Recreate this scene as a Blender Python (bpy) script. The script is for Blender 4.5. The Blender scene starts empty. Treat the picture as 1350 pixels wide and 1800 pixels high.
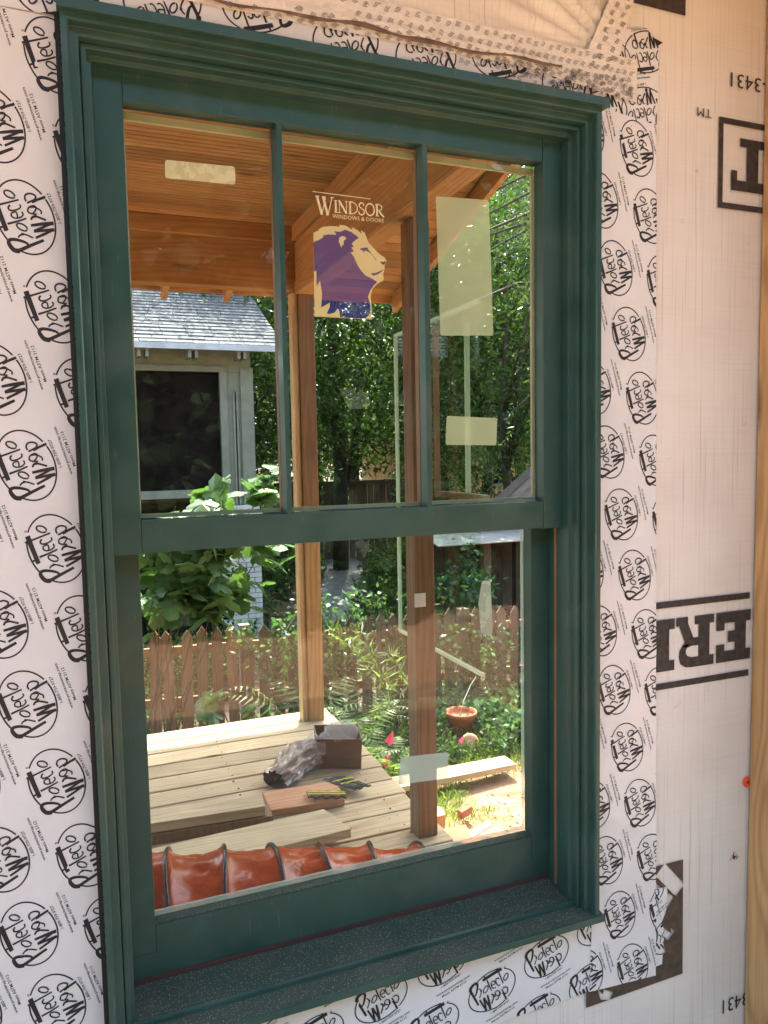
import bpy, bmesh, math, random
import numpy as np
from mathutils import Vector, Matrix
from mathutils.geometry import tessellate_polygon, delaunay_2d_cdt
random.seed(5); rng = np.random.default_rng(7)
S = bpy.context.scene; COL = S.collection
R = math.radians

# ------------------------------------------------------------------ camera
CAM = Vector((0, -1.24, 1.58))
right = Vector((.92882, -.37006, -.01886)); fwd = Vector((.36766, .92674, -.07734))
up = right.cross(fwd).normalized(); right = fwd.cross(up).normalized(); fwd.normalize()
cd = bpy.data.cameras.new('camera'); cam = bpy.data.objects.new('camera', cd); COL.objects.link(cam)
cam.matrix_world = Matrix(((right.x, up.x, -fwd.x, CAM.x), (right.y, up.y, -fwd.y, CAM.y),
                           (right.z, up.z, -fwd.z, CAM.z), (0, 0, 0, 1)))
cd.sensor_fit = 'VERTICAL'; cd.sensor_height = 24; cd.lens = 24 * 1332 / 1800
cd.clip_start = .05; cd.clip_end = 500
S.camera = cam
# ------------------------------------------------------------------ light
sd = Vector((.22, .57, 1)).normalized()
elev = math.asin(sd.z); azim = math.atan2(sd.x, sd.y)
w = bpy.data.worlds.new('World'); S.world = w; w.use_nodes = True
nt = w.node_tree; bg = nt.nodes['Background']; sk = nt.nodes.new('ShaderNodeTexSky')
sk.sky_type = 'NISHITA'; sk.sun_disc = False; sk.sun_elevation = elev; sk.sun_rotation = azim
sk.dust_density = 4.5; sk.air_density = 1.0; sk.ozone_density = .2
nt.links.new(sk.outputs[0], bg.inputs[0]); bg.inputs[1].default_value = .15
ld = bpy.data.lights.new('sun', 'SUN'); ld.energy = 2.4; ld.angle = R(.5); ld.color = (1, .95, .87)
sun = bpy.data.objects.new('sun', ld); COL.objects.link(sun)
sun.rotation_euler = sd.to_track_quat('Z', 'Y').to_euler()
S.view_settings.view_transform = 'Standard'; S.view_settings.look = 'None'
S.view_settings.exposure = 2.93; S.view_settings.gamma = 1; S.view_settings.use_curve_mapping = False
S.render.engine = 'CYCLES'

def at(u, v, x=None, y=None, z=None):
    """where the line of sight of pixel (u,v) of the photograph meets a plane of the place"""
    d = right * (u - 675) - up * (v - 900) + fwd * 1332
    if x is not None: t = (x - CAM.x) / d.x
    elif y is not None: t = (y - CAM.y) / d.y
    else: t = (z - CAM.z) / d.z
    return CAM + d * t

# ------------------------------------------------------------------ materials
def newmat(name):
    m = bpy.data.materials.new(name); m.use_nodes = True
    nt = m.node_tree; return m, nt, nt.nodes['Principled BSDF']
def N(nt, t, **k):
    n = nt.nodes.new(t)
    for a, b in k.items():
        if a in n.inputs: n.inputs[a].default_value = b
        else: setattr(n, a, b)
    return n
def ramp(nt, fac, stops):
    r = nt.nodes.new('ShaderNodeValToRGB'); e = r.color_ramp.elements
    while len(e) < len(stops): e.new(.5)
    for i, (p, c) in enumerate(stops): e[i].position = p; e[i].color = (*c, 1)
    nt.links.new(fac, r.inputs[0]); return r.outputs[0]
def coords(nt, scale=(1, 1, 1), rnd=True, rot=(0, 0, 0)):
    tc = N(nt, 'ShaderNodeTexCoord'); mp = N(nt, 'ShaderNodeMapping')
    mp.inputs['Scale'].default_value = scale; mp.inputs['Rotation'].default_value = rot
    if rnd:
        oi = N(nt, 'ShaderNodeObjectInfo'); ad = N(nt, 'ShaderNodeVectorMath', operation='ADD')
        ml = N(nt, 'ShaderNodeMath', operation='MULTIPLY'); ml.inputs[1].default_value = 37.
        nt.links.new(oi.outputs['Random'], ml.inputs[0]); nt.links.new(tc.outputs['Object'], ad.inputs[0])
        nt.links.new(ml.outputs[0], ad.inputs[1]); nt.links.new(ad.outputs[0], mp.inputs[0])
    else: nt.links.new(tc.outputs['Object'], mp.inputs[0])
    return mp.outputs[0]
def mixc(nt, fac, a, b, mode='MIX'):
    m = N(nt, 'ShaderNodeMix', data_type='RGBA', blend_type=mode)
    for s, v in ((0, fac), (6, a), (7, b)):
        if isinstance(v, (int, float)): m.inputs[s].default_value = v
        elif isinstance(v, tuple): m.inputs[s].default_value = (*v, 1)
        else: nt.links.new(v, m.inputs[s])
    return m.outputs[2]
def bump(nt, b, h, strength=.3, dist=.002):
    n = N(nt, 'ShaderNodeBump', Strength=strength, Distance=dist)
    nt.links.new(h, n.inputs['Height']); nt.links.new(n.outputs[0], b.inputs['Normal'])

def wood(name, light, dark, axis='X', rough=.6, var=.35, ring=22., knots=True, stain=None, bevelish=False):
    m, nt, b = newmat(name)
    sc = {'X': (.12, 1, 1), 'Y': (1, .12, 1), 'Z': (1, 1, .12)}[axis]
    v = coords(nt, sc)
    n0 = N(nt, 'ShaderNodeTexNoise', Scale=3.5, Detail=3.); nt.links.new(v, n0.inputs['Vector'])
    add = N(nt, 'ShaderNodeMixRGB', blend_type='ADD'); add.inputs[0].default_value = .34
    nt.links.new(v, add.inputs[1]); nt.links.new(n0.outputs['Color'], add.inputs[2])
    wv = N(nt, 'ShaderNodeTexWave', wave_type='RINGS', rings_direction=axis, Scale=ring, Distortion=2.5, Detail=2.)
    wv.inputs['Detail Scale'].default_value = 1.2
    nt.links.new(add.outputs[0], wv.inputs['Vector'])
    fs = {'X': (4, 160, 160), 'Y': (160, 4, 160), 'Z': (160, 160, 4)}[axis]
    v2 = coords(nt, fs); n1 = N(nt, 'ShaderNodeTexNoise', Scale=1., Detail=4.); nt.links.new(v2, n1.inputs['Vector'])
    c = ramp(nt, wv.outputs['Fac'], [(0, light), (.55, tuple(.7 * l + .3 * d for l, d in zip(light, dark))), (1, tuple(.25 * l + .75 * d for l, d in zip(light, dark)))])
    f = ramp(nt, n1.outputs[0], [(.3, (.84, .84, .84)), (.7, (1.08, 1.08, 1.08))])
    c = mixc(nt, 1., c, f, 'MULTIPLY')
    oi = N(nt, 'ShaderNodeObjectInfo')
    vr = ramp(nt, oi.outputs['Random'], [(0, (1 - var, 1 - var * 1.05, 1 - var * 1.1)), (1, (1 + var * .4,) * 3)])
    c = mixc(nt, 1., c, vr, 'MULTIPLY')
    # broad weather tone
    v4 = coords(nt, (1.7, 1.7, 1.7)); n4 = N(nt, 'ShaderNodeTexNoise', Scale=1.6, Detail=5.); nt.links.new(v4, n4.inputs['Vector'])
    c = mixc(nt, 1., c, ramp(nt, n4.outputs[0], [(.3, (.8, .78, .76)), (.7, (1.1, 1.1, 1.1))]), 'MULTIPLY')
    if knots:
        ks = {'X': (1.6, 9, 9), 'Y': (9, 1.6, 9), 'Z': (9, 9, 1.6)}[axis]
        v3 = coords(nt, ks); vo = N(nt, 'ShaderNodeTexVoronoi', Scale=1.); nt.links.new(v3, vo.inputs['Vector'])
        kf = ramp(nt, vo.outputs['Distance'], [(.03, (1, 1, 1)), (.13, (0, 0, 0))])
        c = mixc(nt, kf, c, tuple(d * .35 for d in dark))
    if stain:
        v5 = coords(nt, (2, 2, 2), rnd=False); n5 = N(nt, 'ShaderNodeTexNoise', Scale=1.3, Detail=6.); nt.links.new(v5, n5.inputs['Vector'])
        c = mixc(nt, ramp(nt, n5.outputs[0], [(.52, (0, 0, 0)), (.68, (.6, .6, .6))]), c, stain)
    nt.links.new(c, b.inputs['Base Color']); b.inputs['Roughness'].default_value = rough
    bump(nt, b, n1.outputs[0], .35, .0015)
    return m

def plain(name, col, rough=.5, metal=0., bumps=0., bscale=60., var=.15, spec=.5):
    m, nt, b = newmat(name)
    v = coords(nt, (1, 1, 1)); n = N(nt, 'ShaderNodeTexNoise', Scale=bscale / 8, Detail=5.); nt.links.new(v, n.inputs['Vector'])
    c = mixc(nt, 1., col, ramp(nt, n.outputs[0], [(.3, (1 - var,) * 3), (.7, (1 + var,) * 3)]), 'MULTIPLY')
    nt.links.new(c, b.inputs['Base Color']); b.inputs['Roughness'].default_value = rough
    b.inputs['Metallic'].default_value = metal; b.inputs['Specular IOR Level'].default_value = spec
    if bumps:
        n2 = N(nt, 'ShaderNodeTexNoise', Scale=bscale, Detail=4.); nt.links.new(v, n2.inputs['Vector']); bump(nt, b, n2.outputs[0], bumps)
    return m

def leafmat(name, a, b_, rough=.45, trans=.45):
    m, nt, b = newmat(name)
    ge = N(nt, 'ShaderNodeNewGeometry')
    c = ramp(nt, ge.outputs['Random Per Island'], [(0, a), (.7, b_), (1, tuple(x * 1.5 for x in b_))])
    nt.links.new(c, b.inputs['Base Color']); b.inputs['Roughness'].default_value = rough
    b.inputs['Specular IOR Level'].default_value = .35
    tr = N(nt, 'ShaderNodeBsdfTranslucent'); cc = mixc(nt, 1., c, (1.5, 1.6, .6), 'MULTIPLY'); nt.links.new(cc, tr.inputs[0])
    mx = N(nt, 'ShaderNodeMixShader'); mx.inputs[0].default_value = trans
    out = nt.nodes['Material Output']
    nt.links.new(b.outputs[0], mx.inputs[1]); nt.links.new(tr.outputs[0], mx.inputs[2]); nt.links.new(mx.outputs[0], out.inputs[0])
    return m

def glassmat(name, tint, refl=1.0):
    m, nt, b = newmat(name); nt.nodes.remove(b)
    t = N(nt, 'ShaderNodeBsdfTransparent'); t.inputs[0].default_value = (*tint, 1)
    g = N(nt, 'ShaderNodeBsdfGlossy', Roughness=0.); g.inputs[0].default_value = (refl, refl, refl, 1)
    fr = N(nt, 'ShaderNodeFresnel', IOR=1.5)
    # the sheet has two faces: seen from within the glass the index turns round
    ge = N(nt, 'ShaderNodeNewGeometry'); io = N(nt, 'ShaderNodeMapRange'); io.inputs[3].default_value = 1.5; io.inputs[4].default_value = 1 / 1.5
    nt.links.new(ge.outputs['Backfacing'], io.inputs[0]); nt.links.new(io.outputs[0], fr.inputs['IOR']); mx = N(nt, 'ShaderNodeMixShader')
    nt.links.new(fr.outputs[0], mx.inputs[0]); nt.links.new(t.outputs[0], mx.inputs[1]); nt.links.new(g.outputs[0], mx.inputs[2])
    nt.links.new(mx.outputs[0], nt.nodes['Material Output'].inputs[0]); return m

def filmmat(name, col, alpha, mottled=False, trans=.5):
    """a translucent film: part of the light passes, part is scattered"""
    m, nt, b = newmat(name); out = nt.nodes['Material Output']
    b.inputs['Base Color'].default_value = (*col, 1); b.inputs['Roughness'].default_value = .5
    tl = N(nt, 'ShaderNodeBsdfTranslucent'); tl.inputs[0].default_value = (*col, 1)
    m1 = N(nt, 'ShaderNodeMixShader'); m1.inputs[0].default_value = trans
    nt.links.new(b.outputs[0], m1.inputs[1]); nt.links.new(tl.outputs[0], m1.inputs[2])
    t = N(nt, 'ShaderNodeBsdfTransparent'); mx = N(nt, 'ShaderNodeMixShader'); mx.inputs[0].default_value = alpha
    if mottled:
        v = coords(nt, (1, 1, 1)); n = N(nt, 'ShaderNodeTexNoise', Scale=45., Detail=2.); nt.links.new(v, n.inputs['Vector'])
        f = ramp(nt, n.outputs[0], [(.47, (alpha * .72,) * 3), (.53, (alpha,) * 3)]); nt.links.new(f, mx.inputs[0])
    nt.links.new(t.outputs[0], mx.inputs[1]); nt.links.new(m1.outputs[0], mx.inputs[2]); nt.links.new(mx.outputs[0], out.inputs[0])
    return m

M = {}
def paintmat(name, col, dust=0.):
    m, nt, b = newmat(name)
    v = coords(nt, (1, 1, 1), rnd=False); n = N(nt, 'ShaderNodeTexNoise', Scale=14., Detail=6.); nt.links.new(v, n.inputs['Vector'])
    c = mixc(nt, 1., col, ramp(nt, n.outputs[0], [(.3, (.88, .88, .88)), (.7, (1.1, 1.1, 1.1))]), 'MULTIPLY')
    # sparse pale specks of dust
    vo = N(nt, 'ShaderNodeTexVoronoi', Scale=55. if not dust else 330.); nt.links.new(v, vo.inputs['Vector'])
    th = (.012, .03) if not dust else (.16, .26)
    f = ramp(nt, vo.outputs['Distance'], [(th[0], (.75, .75, .75)), (th[1], (0, 0, 0))])
    if dust:
        n3 = N(nt, 'ShaderNodeTexNoise', Scale=9., Detail=5.); nt.links.new(v, n3.inputs['Vector'])
        n4 = N(nt, 'ShaderNodeTexNoise', Scale=420., Detail=2.); nt.links.new(v, n4.inputs['Vector'])
        f = mixc(nt, 1., f, ramp(nt, n4.outputs[0], [(.38, (0, 0, 0)), (.52, (1, 1, 1))]), 'MULTIPLY')
        c = mixc(nt, ramp(nt, n3.outputs[0], [(.3, (.25, .25, .25)), (.7, (.75, .75, .75))]), c, (.085, .085, .06))
        c = mixc(nt, f, c, (.5, .47, .36))
    else:
        c = mixc(nt, f, c, (.3, .33, .3))
        n5 = N(nt, 'ShaderNodeTexNoise', Scale=5., Detail=8., Distortion=1.2); nt.links.new(v, n5.inputs['Vector'])   # handling smears
        c = mixc(nt, ramp(nt, n5.outputs[0], [(.52, (0, 0, 0)), (.72, (.30, .30, .30))]), c, (.11, .14, .12))
        v6 = coords(nt, (30, 30, 3), rnd=False); n6 = N(nt, 'ShaderNodeTexNoise', Scale=6., Detail=5.); nt.links.new(v6, n6.inputs['Vector'])
        c = mixc(nt, ramp(nt, n6.outputs[0], [(.66, (0, 0, 0)), (.72, (.35, .35, .35))]), c, (.16, .18, .15))
    nt.links.new(c, b.inputs['Base Color']); b.inputs['Specular IOR Level'].default_value = .2 if dust else .5
    rr_ = ramp(nt, n.outputs[0], [(.3, (.28,) * 3), (.7, (.5,) * 3)])
    if dust: b.inputs['Roughness'].default_value = .9
    else: nt.links.new(rr_, b.inputs['Roughness'])
    n2 = N(nt, 'ShaderNodeTexNoise', Scale=500. if dust else 220., Detail=2.); nt.links.new(v, n2.inputs['Vector'])
    bump(nt, b, n2.outputs[0], .5 if dust else .05, .001)
    return m
M['green'] = paintmat('green_paint', (.026, .074, .058))
M['sill'] = paintmat('dusty_green_paint', (.02, .055, .038), 1.)
M['black'] = plain('black_gasket', (.006, .008, .008), .6)
M['maroon'] = plain('maroon_strip', (.09, .035, .03), .6)
M['tan'] = plain('tan_strip', (.23, .12, .06), .5)
M['cream'] = plain('cream_spacer', (.5, .45, .3), .6)
M['glass'] = glassmat('clear_glass', (.93, .96, .92), .5)
M['sideglass'] = glassmat('thin_glass', (.9, .96, .92), .5)
M['ceil'] = wood('ceiling_wood', (.40, .215, .09), (.32, .155, .055), 'X', var=.35, ring=20)
M['beamx'] = wood('beam_wood', (.42, .21, .08), (.33, .15, .05), 'X', var=.15, ring=12)
M['beamy'] = wood('beam_wood_lengthwise', (.45, .24, .10), (.36, .18, .065), 'Y', var=.15, ring=12)
M['deck'] = wood('deck_wood', (.49, .395, .255), (.37, .27, .15), 'X', var=.3, ring=14, rough=.75)
M['deckred'] = wood('red_dusted_wood', (.46, .25, .14), (.36, .17, .09), 'X', var=.1, ring=12, rough=.8)
M['plank'] = wood('planed_lumber', (.56, .45, .29), (.42, .31, .18), 'X', var=.15, ring=16, rough=.7)
M['post'] = wood('post_wood', (.19, .10, .045), (.12, .06, .025), 'Z', var=.05, ring=12)
M['postmid'] = wood('mid_post_wood', (.36, .22, .09), (.26, .14, .05), 'Z', var=.05, ring=12)
M['postpale'] = wood('pale_post_wood', (.52, .38, .20), (.40, .26, .11), 'Z', var=.1, ring=12)
M['treated'] = wood('treated_pine', (.58, .36, .15), (.40, .22, .08), 'Z', var=.05, ring=26)
M['picket'] = wood('picket_cedar', (.31, .18, .11), (.17, .10, .065), 'Z', var=.4, ring=20, rough=.85)
M['oldpicket'] = wood('weathered_picket', (.19, .155, .13), (.12, .095, .08), 'Z', var=.4, ring=20, rough=.9)
M['shedwood'] = wood('shed_planks', (.16, .11, .08), (.08, .055, .04), 'Z', var=.4, ring=14, rough=.9)
M['grey'] = plain('grey_siding', (.2, .2, .2), .8, bumps=.2)
M['trim'] = plain('pale_trim', (.17, .20, .165), .7)
M['brickw'] = plain('white_painted_brick', (.55, .56, .53), .8, bumps=.4, bscale=90)
M['dark'] = plain('dark_screen', (.010, .009, .008), .95, var=.5, spec=.05)
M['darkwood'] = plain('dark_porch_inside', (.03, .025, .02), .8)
M['shingle'] = plain('asphalt_shingle', (.09, .095, .105), .9, bumps=.5, bscale=200, var=.35)
M['darkshingle'] = plain('dark_roofing', (.06, .05, .05), .9, bumps=.5, bscale=200, var=.3)
M['metal'] = plain('metal_roof', (.5, .52, .56), .35, .7)
M['apricot'] = plain('apricot_stucco', (.5, .28, .13), .8)
M['terracotta'] = plain('terracotta', (.42, .13, .06), .7, var=.2)
M['saucer'] = plain('pale_terracotta', (.5, .26, .13), .7, var=.1)
M['brownbox'] = plain('brown_carton', (.10, .045, .028), .55, var=.2)
M['bag'] = plain('grey_brown_bag', (.17, .12, .10), .3, bumps=.3, bscale=30, var=.3)
M['yellow'] = plain('yellow_plastic', (.5, .45, .06), .4)
M['nail'] = plain('nail_steel', (.05, .05, .055), .35, .6)
M['pink'] = plain('pink_plastic', (.85, .07, .16), .5)
M['orange'] = plain('orange_plastic_cap', (.8, .1, .03), .4)
M['ring'] = plain('black_wire_ring', (.012, .012, .012), .25)
M['bark'] = plain('bark', (.05, .038, .028), .9, bumps=.8, bscale=40, var=.4)
M['stem'] = plain('green_brown_stem', (.07, .055, .03), .8)
M['print'] = plain('printing_ink', (.022, .016, .018), .6, var=.3)
M['bigprint'] = plain('wrap_ink', (.045, .036, .032), .7, bscale=600, var=.5)
M['chip'] = plain('red_clay_brick', (.35, .13, .07), .9, var=.3)
M['concrete'] = plain('path_concrete', (.16, .16, .17), .9, bumps=.2)
M['tapesticker'] = filmmat('pale_yellow_film', (.78, .88, .55), .34, trans=.5)
M['mottled'] = filmmat('mottled_yellow_film', (.80, .76, .46), .9, True, trans=.3)
M['tag'] = filmmat('pale_green_film', (.62, .68, .52), .62, True, trans=.4)
M['clearfilm'] = filmmat('clear_film', (.6, .7, .62), .45, trans=.4)
M['lionblue'] = filmmat('blue_film', (.06, .055, .30), .62, trans=.35)
M['lioncream'] = filmmat('cream_film', (.78, .66, .30), .86, trans=.3)
M['plastic'] = filmmat('clear_plastic_bag', (.6, .58, .58), .3, True, trans=.3)
M['text'] = filmmat('cream_lettering', (.8, .7, .4), .95, trans=.2)
M['clearedge'] = filmmat('pale_green_glass_edge', (.5, .62, .48), .7, trans=.4)
M['whitepaper'] = plain('white_label', (.7, .7, .65), .6)
M['leafdark'] = leafmat('dark_leaves', (.014, .034, .01), (.04, .085, .022), .4, .35)
M['leafmid'] = leafmat('mid_green_leaves', (.017, .04, .012), (.052, .098, .026), .4, .4)
M['leaflight'] = leafmat('light_green_leaves', (.035, .08, .02), (.10, .19, .045), .4, .4)
M['leafblue'] = leafmat('cool_green_leaves', (.035, .08, .038), (.09, .18, .085), .32, .3)
M['figleaf'] = leafmat('fig_leaves', (.05, .12, .05), (.15, .25, .12), .22, .28)
M['fern'] = leafmat('fern_leaves', (.05, .09, .035), (.13, .19, .08))
M['grass'] = leafmat('grass_blades', (.07, .12, .03), (.2, .28, .08))

# house wrap: fine ribs, warm white
def wrapmat():
    m, nt, b = newmat('white_house_wrap')
    v = coords(nt, (260, 1, 2.2), rnd=False); n = N(nt, 'ShaderNodeTexNoise', Scale=1., Detail=4.); nt.links.new(v, n.inputs['Vector'])
    v2 = coords(nt, (1, 1, 1), rnd=False); n2 = N(nt, 'ShaderNodeTexNoise', Scale=5., Detail=5.); nt.links.new(v2, n2.inputs['Vector'])
    v3 = coords(nt, (2.5, 1, 400), rnd=False); n3 = N(nt, 'ShaderNodeTexNoise', Scale=1., Detail=2.); nt.links.new(v3, n3.inputs['Vector'])
    c = ramp(nt, n.outputs[0], [(.26, (.55, .50, .46)), (.42, (.80, .75, .67)), (1, (.85, .80, .72))])
    c = mixc(nt, 1., c, ramp(nt, n2.outputs[0], [(.3, (.92, .9, .89)), (.6, (1, 1, 1))]), 'MULTIPLY')
    c = mixc(nt, 1., c, ramp(nt, n3.outputs[0], [(.25, (.93, .93, .93)), (.5, (1, 1, 1))]), 'MULTIPLY')
    # dirt scuffs
    v4 = coords(nt, (1, 1, 1), rnd=False); n4 = N(nt, 'ShaderNodeTexNoise', Scale=28., Detail=8.); nt.links.new(v4, n4.inputs['Vector'])
    c = mixc(nt, ramp(nt, n4.outputs[0], [(.70, (0, 0, 0)), (.78, (.5, .5, .5))]), c, (.35, .22, .14))
    nt.links.new(c, b.inputs['Base Color']); b.inputs['Roughness'].default_value = .55
    bump(nt, b, n.outputs[0], .35, .002); return m
M['wrap'] = wrapmat()
def tapemat():
    m, nt, b = newmat('white_flashing_tape')
    v2 = coords(nt, (1, 1, 1), rnd=False); n2 = N(nt, 'ShaderNodeTexNoise', Scale=7., Detail=4.); nt.links.new(v2, n2.inputs['Vector'])
    c = mixc(nt, 1., (.80, .78, .75), ramp(nt, n2.outputs[0], [(.3, (.94, .94, .94)), (.7, (1, 1, 1))]), 'MULTIPLY')
    nt.links.new(c, b.inputs['Base Color']); b.inputs['Roughness'].default_value = .3
    n3 = N(nt, 'ShaderNodeTexNoise', Scale=12., Detail=2.); nt.links.new(v2, n3.inputs['Vector']); bump(nt, b, n3.outputs[0], .3, .008)
    return m
M['tape'] = tapemat()
def seamtape():
    m, nt, b = newmat('wrinkled_seam_tape')
    v2 = coords(nt, (1, 1, 1), rnd=False); n2 = N(nt, 'ShaderNodeTexNoise', Scale=30., Detail=6.); nt.links.new(v2, n2.inputs['Vector'])
    c = ramp(nt, n2.outputs[0], [(.25, (.62, .54, .43)), (.42, (.80, .75, .67)), (1, (.85, .80, .73))])
    nt.links.new(c, b.inputs['Base Color']); b.inputs['Roughness'].default_value = .3
    n3 = N(nt, 'ShaderNodeTexNoise', Scale=45., Detail=4.); nt.links.new(v2, n3.inputs['Vector']); bump(nt, b, n3.outputs[0], .7, .01)
    return m
M['seam'] = seamtape()
def ductmat():
    m, nt, b = newmat('red_plastic_duct_film')
    v = coords(nt, (1, 1, 1), rnd=False); n = N(nt, 'ShaderNodeTexNoise', Scale=6., Detail=4.); nt.links.new(v, n.inputs['Vector'])
    c = ramp(nt, n.outputs[0], [(.3, (.36, .048, .010)), (.7, (.50, .075, .014))])
    nt.links.new(c, b.inputs['Base Color']); b.inputs['Roughness'].default_value = .27
    v3 = coords(nt, (7, 3, 16), rnd=False, rot=(0, R(38), 0)); n3 = N(nt, 'ShaderNodeTexNoise', Scale=1.6, Detail=3., Distortion=1.); nt.links.new(v3, n3.inputs['Vector'])
    bump(nt, b, n3.outputs[0], .5, .015); return m
M['duct'] = ductmat()
def groundmat():
    m, nt, b = newmat('garden_soil')
    v = coords(nt, (1, 1, 1), rnd=False); n = N(nt, 'ShaderNodeTexNoise', Scale=6., Detail=8.); nt.links.new(v, n.inputs['Vector'])
    clay = ramp(nt, n.outputs[0], [(.3, (.36, .16, .08)), (.5, (.42, .24, .14)), (.7, (.48, .33, .21))])
    mulch = ramp(nt, n.outputs[0], [(.35, (.035, .022, .015)), (.55, (.10, .06, .04)), (.7, (.08, .09, .04))])
    sp = N(nt, 'ShaderNodeSeparateXYZ'); nt.links.new(v, sp.inputs[0])
    n2 = N(nt, 'ShaderNodeTexNoise', Scale=1.5, Detail=4.); nt.links.new(v, n2.inputs['Vector'])
    ad = N(nt, 'ShaderNodeMath', operation='ADD'); nt.links.new(sp.outputs[1], ad.inputs[0]); nt.links.new(n2.outputs[0], ad.inputs[1])
    mr = N(nt, 'ShaderNodeMapRange'); mr.inputs[1].default_value = 3.7; mr.inputs[2].default_value = 4.6; nt.links.new(ad.outputs[0], mr.inputs[0])
    c = mixc(nt, mr.outputs[0], clay, mulch)
    nt.links.new(c, b.inputs['Base Color']); b.inputs['Roughness'].default_value = .95
    n3 = N(nt, 'ShaderNodeTexNoise', Scale=40., Detail=6.); nt.links.new(v, n3.inputs['Vector']); bump(nt, b, n3.outputs[0], .8, .02); return m
M['ground'] = groundmat()

# ------------------------------------------------------------------ building helpers
class MB:
    def __init__(s): s.v = []; s.f = []
    def add(s, vs, fs):
        o = len(s.v); s.v += [tuple(p) for p in vs]; s.f += [tuple(i + o for i in q) for q in fs]; return s
    def box(s, x0, x1, y0, y1, z0, z1):
        return s.add([(x, y, z) for x in (x0, x1) for y in (y0, y1) for z in (z0, z1)],
                     [(0, 1, 3, 2), (4, 6, 7, 5), (0, 4, 5, 1), (2, 3, 7, 6), (0, 2, 6, 4), (1, 5, 7, 3)])
    def hexa(s, bot, top):   # four corners below, four above
        return s.add(list(bot) + list(top), [(3, 2, 1, 0), (4, 5, 6, 7), (0, 1, 5, 4), (1, 2, 6, 5), (2, 3, 7, 6), (3, 0, 4, 7)])
    def prism(s, poly, off):  # poly = 3d points, off = vector of its thickness
        n = len(poly); off = Vector(off); P = [Vector(p) for p in poly]
        tri = tessellate_polygon([P])
        return s.add(P + [p + off for p in P], [tuple(t) for t in tri] + [tuple(i + n for i in reversed(t)) for t in tri] +
                     [(i, (i + 1) % n, (i + 1) % n + n, i + n) for i in range(n)])
    def tube(s, pts, r, k=6, r1=None, cap=True):
        pts = [Vector(p) for p in pts]; n = len(pts); vs = []
        for i, p in enumerate(pts):
            t = (pts[min(i + 1, n - 1)] - pts[max(i - 1, 0)]).normalized()
            a = t.cross(Vector((0, 0, 1)) if abs(t.z) < .9 else Vector((1, 0, 0))).normalized(); b = t.cross(a)
            rr = r if r1 is None else r + (r1 - r) * i / (n - 1)
            for j in range(k):
                w_ = 2 * math.pi * j / k; vs.append(p + (a * math.cos(w_) + b * math.sin(w_)) * rr)
        fs = [(i * k + j, i * k + (j + 1) % k, (i + 1) * k + (j + 1) % k, (i + 1) * k + j) for i in range(n - 1) for j in range(k)]
        if cap: fs += [tuple(reversed(range(k))), tuple(range((n - 1) * k, n * k))]
        return s.add(vs, fs)
    def lathe(s, prof, c, k=24, M3=None):
        vs = []
        for r_, z in prof:
            for j in range(k):
                a = 2 * math.pi * j / k; p = Vector((r_ * math.cos(a), r_ * math.sin(a), z))
                vs.append((M3 @ p if M3 else p) + Vector(c))
        n = len(prof)
        return s.add(vs, [(i * k + j, i * k + (j + 1) % k, (i + 1) * k + (j + 1) % k, (i + 1) * k + j) for i in range(n - 1) for j in range(k)])
    def mesh(s, name, mat):
        me = bpy.data.meshes.new(name); me.from_pydata([tuple(p) for p in s.v], [], s.f); me.materials.append(mat)
        bm = bmesh.new(); bm.from_mesh(me); bmesh.ops.recalc_face_normals(bm, faces=bm.faces); bm.to_mesh(me); bm.free()
        return me
def link(name, me, parent=None, loc=None):
    o = bpy.data.objects.new(name, me); COL.objects.link(o)
    if parent is not None:
        o.parent = parent; base = Vector(loc or (0, 0, 0))
        # parts are modelled in place; undo the position of the thing they belong to
        a = parent
        while a is not None: base -= a.location; a = a.parent
        o.location = base
    elif loc: o.location = loc
    return o
def build(name, mb, mat, parent=None, bev=0., smooth=False, kind=None):
    me = mb.mesh(name, mat); o = link(name, me, parent)
    if smooth: me.polygons.foreach_set('use_smooth', [True] * len(me.polygons))
    if bev:
        b = o.modifiers.new('bevel', 'BEVEL'); b.width = bev; b.segments = 2; b.limit_method = 'ANGLE'
    if kind: o['kind'] = kind
    return o
def tag(o, label, cat, group=None, kind=None):
    o['label'] = label; o['category'] = cat
    if group: o['group'] = group
    if kind: o['kind'] = kind
    return o
def thing(name, loc, label, cat, group=None):
    o = bpy.data.objects.new(name, None); COL.objects.link(o); o.location = loc; o.empty_display_size = .1
    return tag(o, label, cat, group)
def place(name, me, parent, loc, rot=(0, 0, 0)):   # shared mesh, own position
    o = link(name, me, parent, loc); o.rotation_euler = rot; return o
def struct(o): o['kind'] = 'structure'; return o

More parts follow.
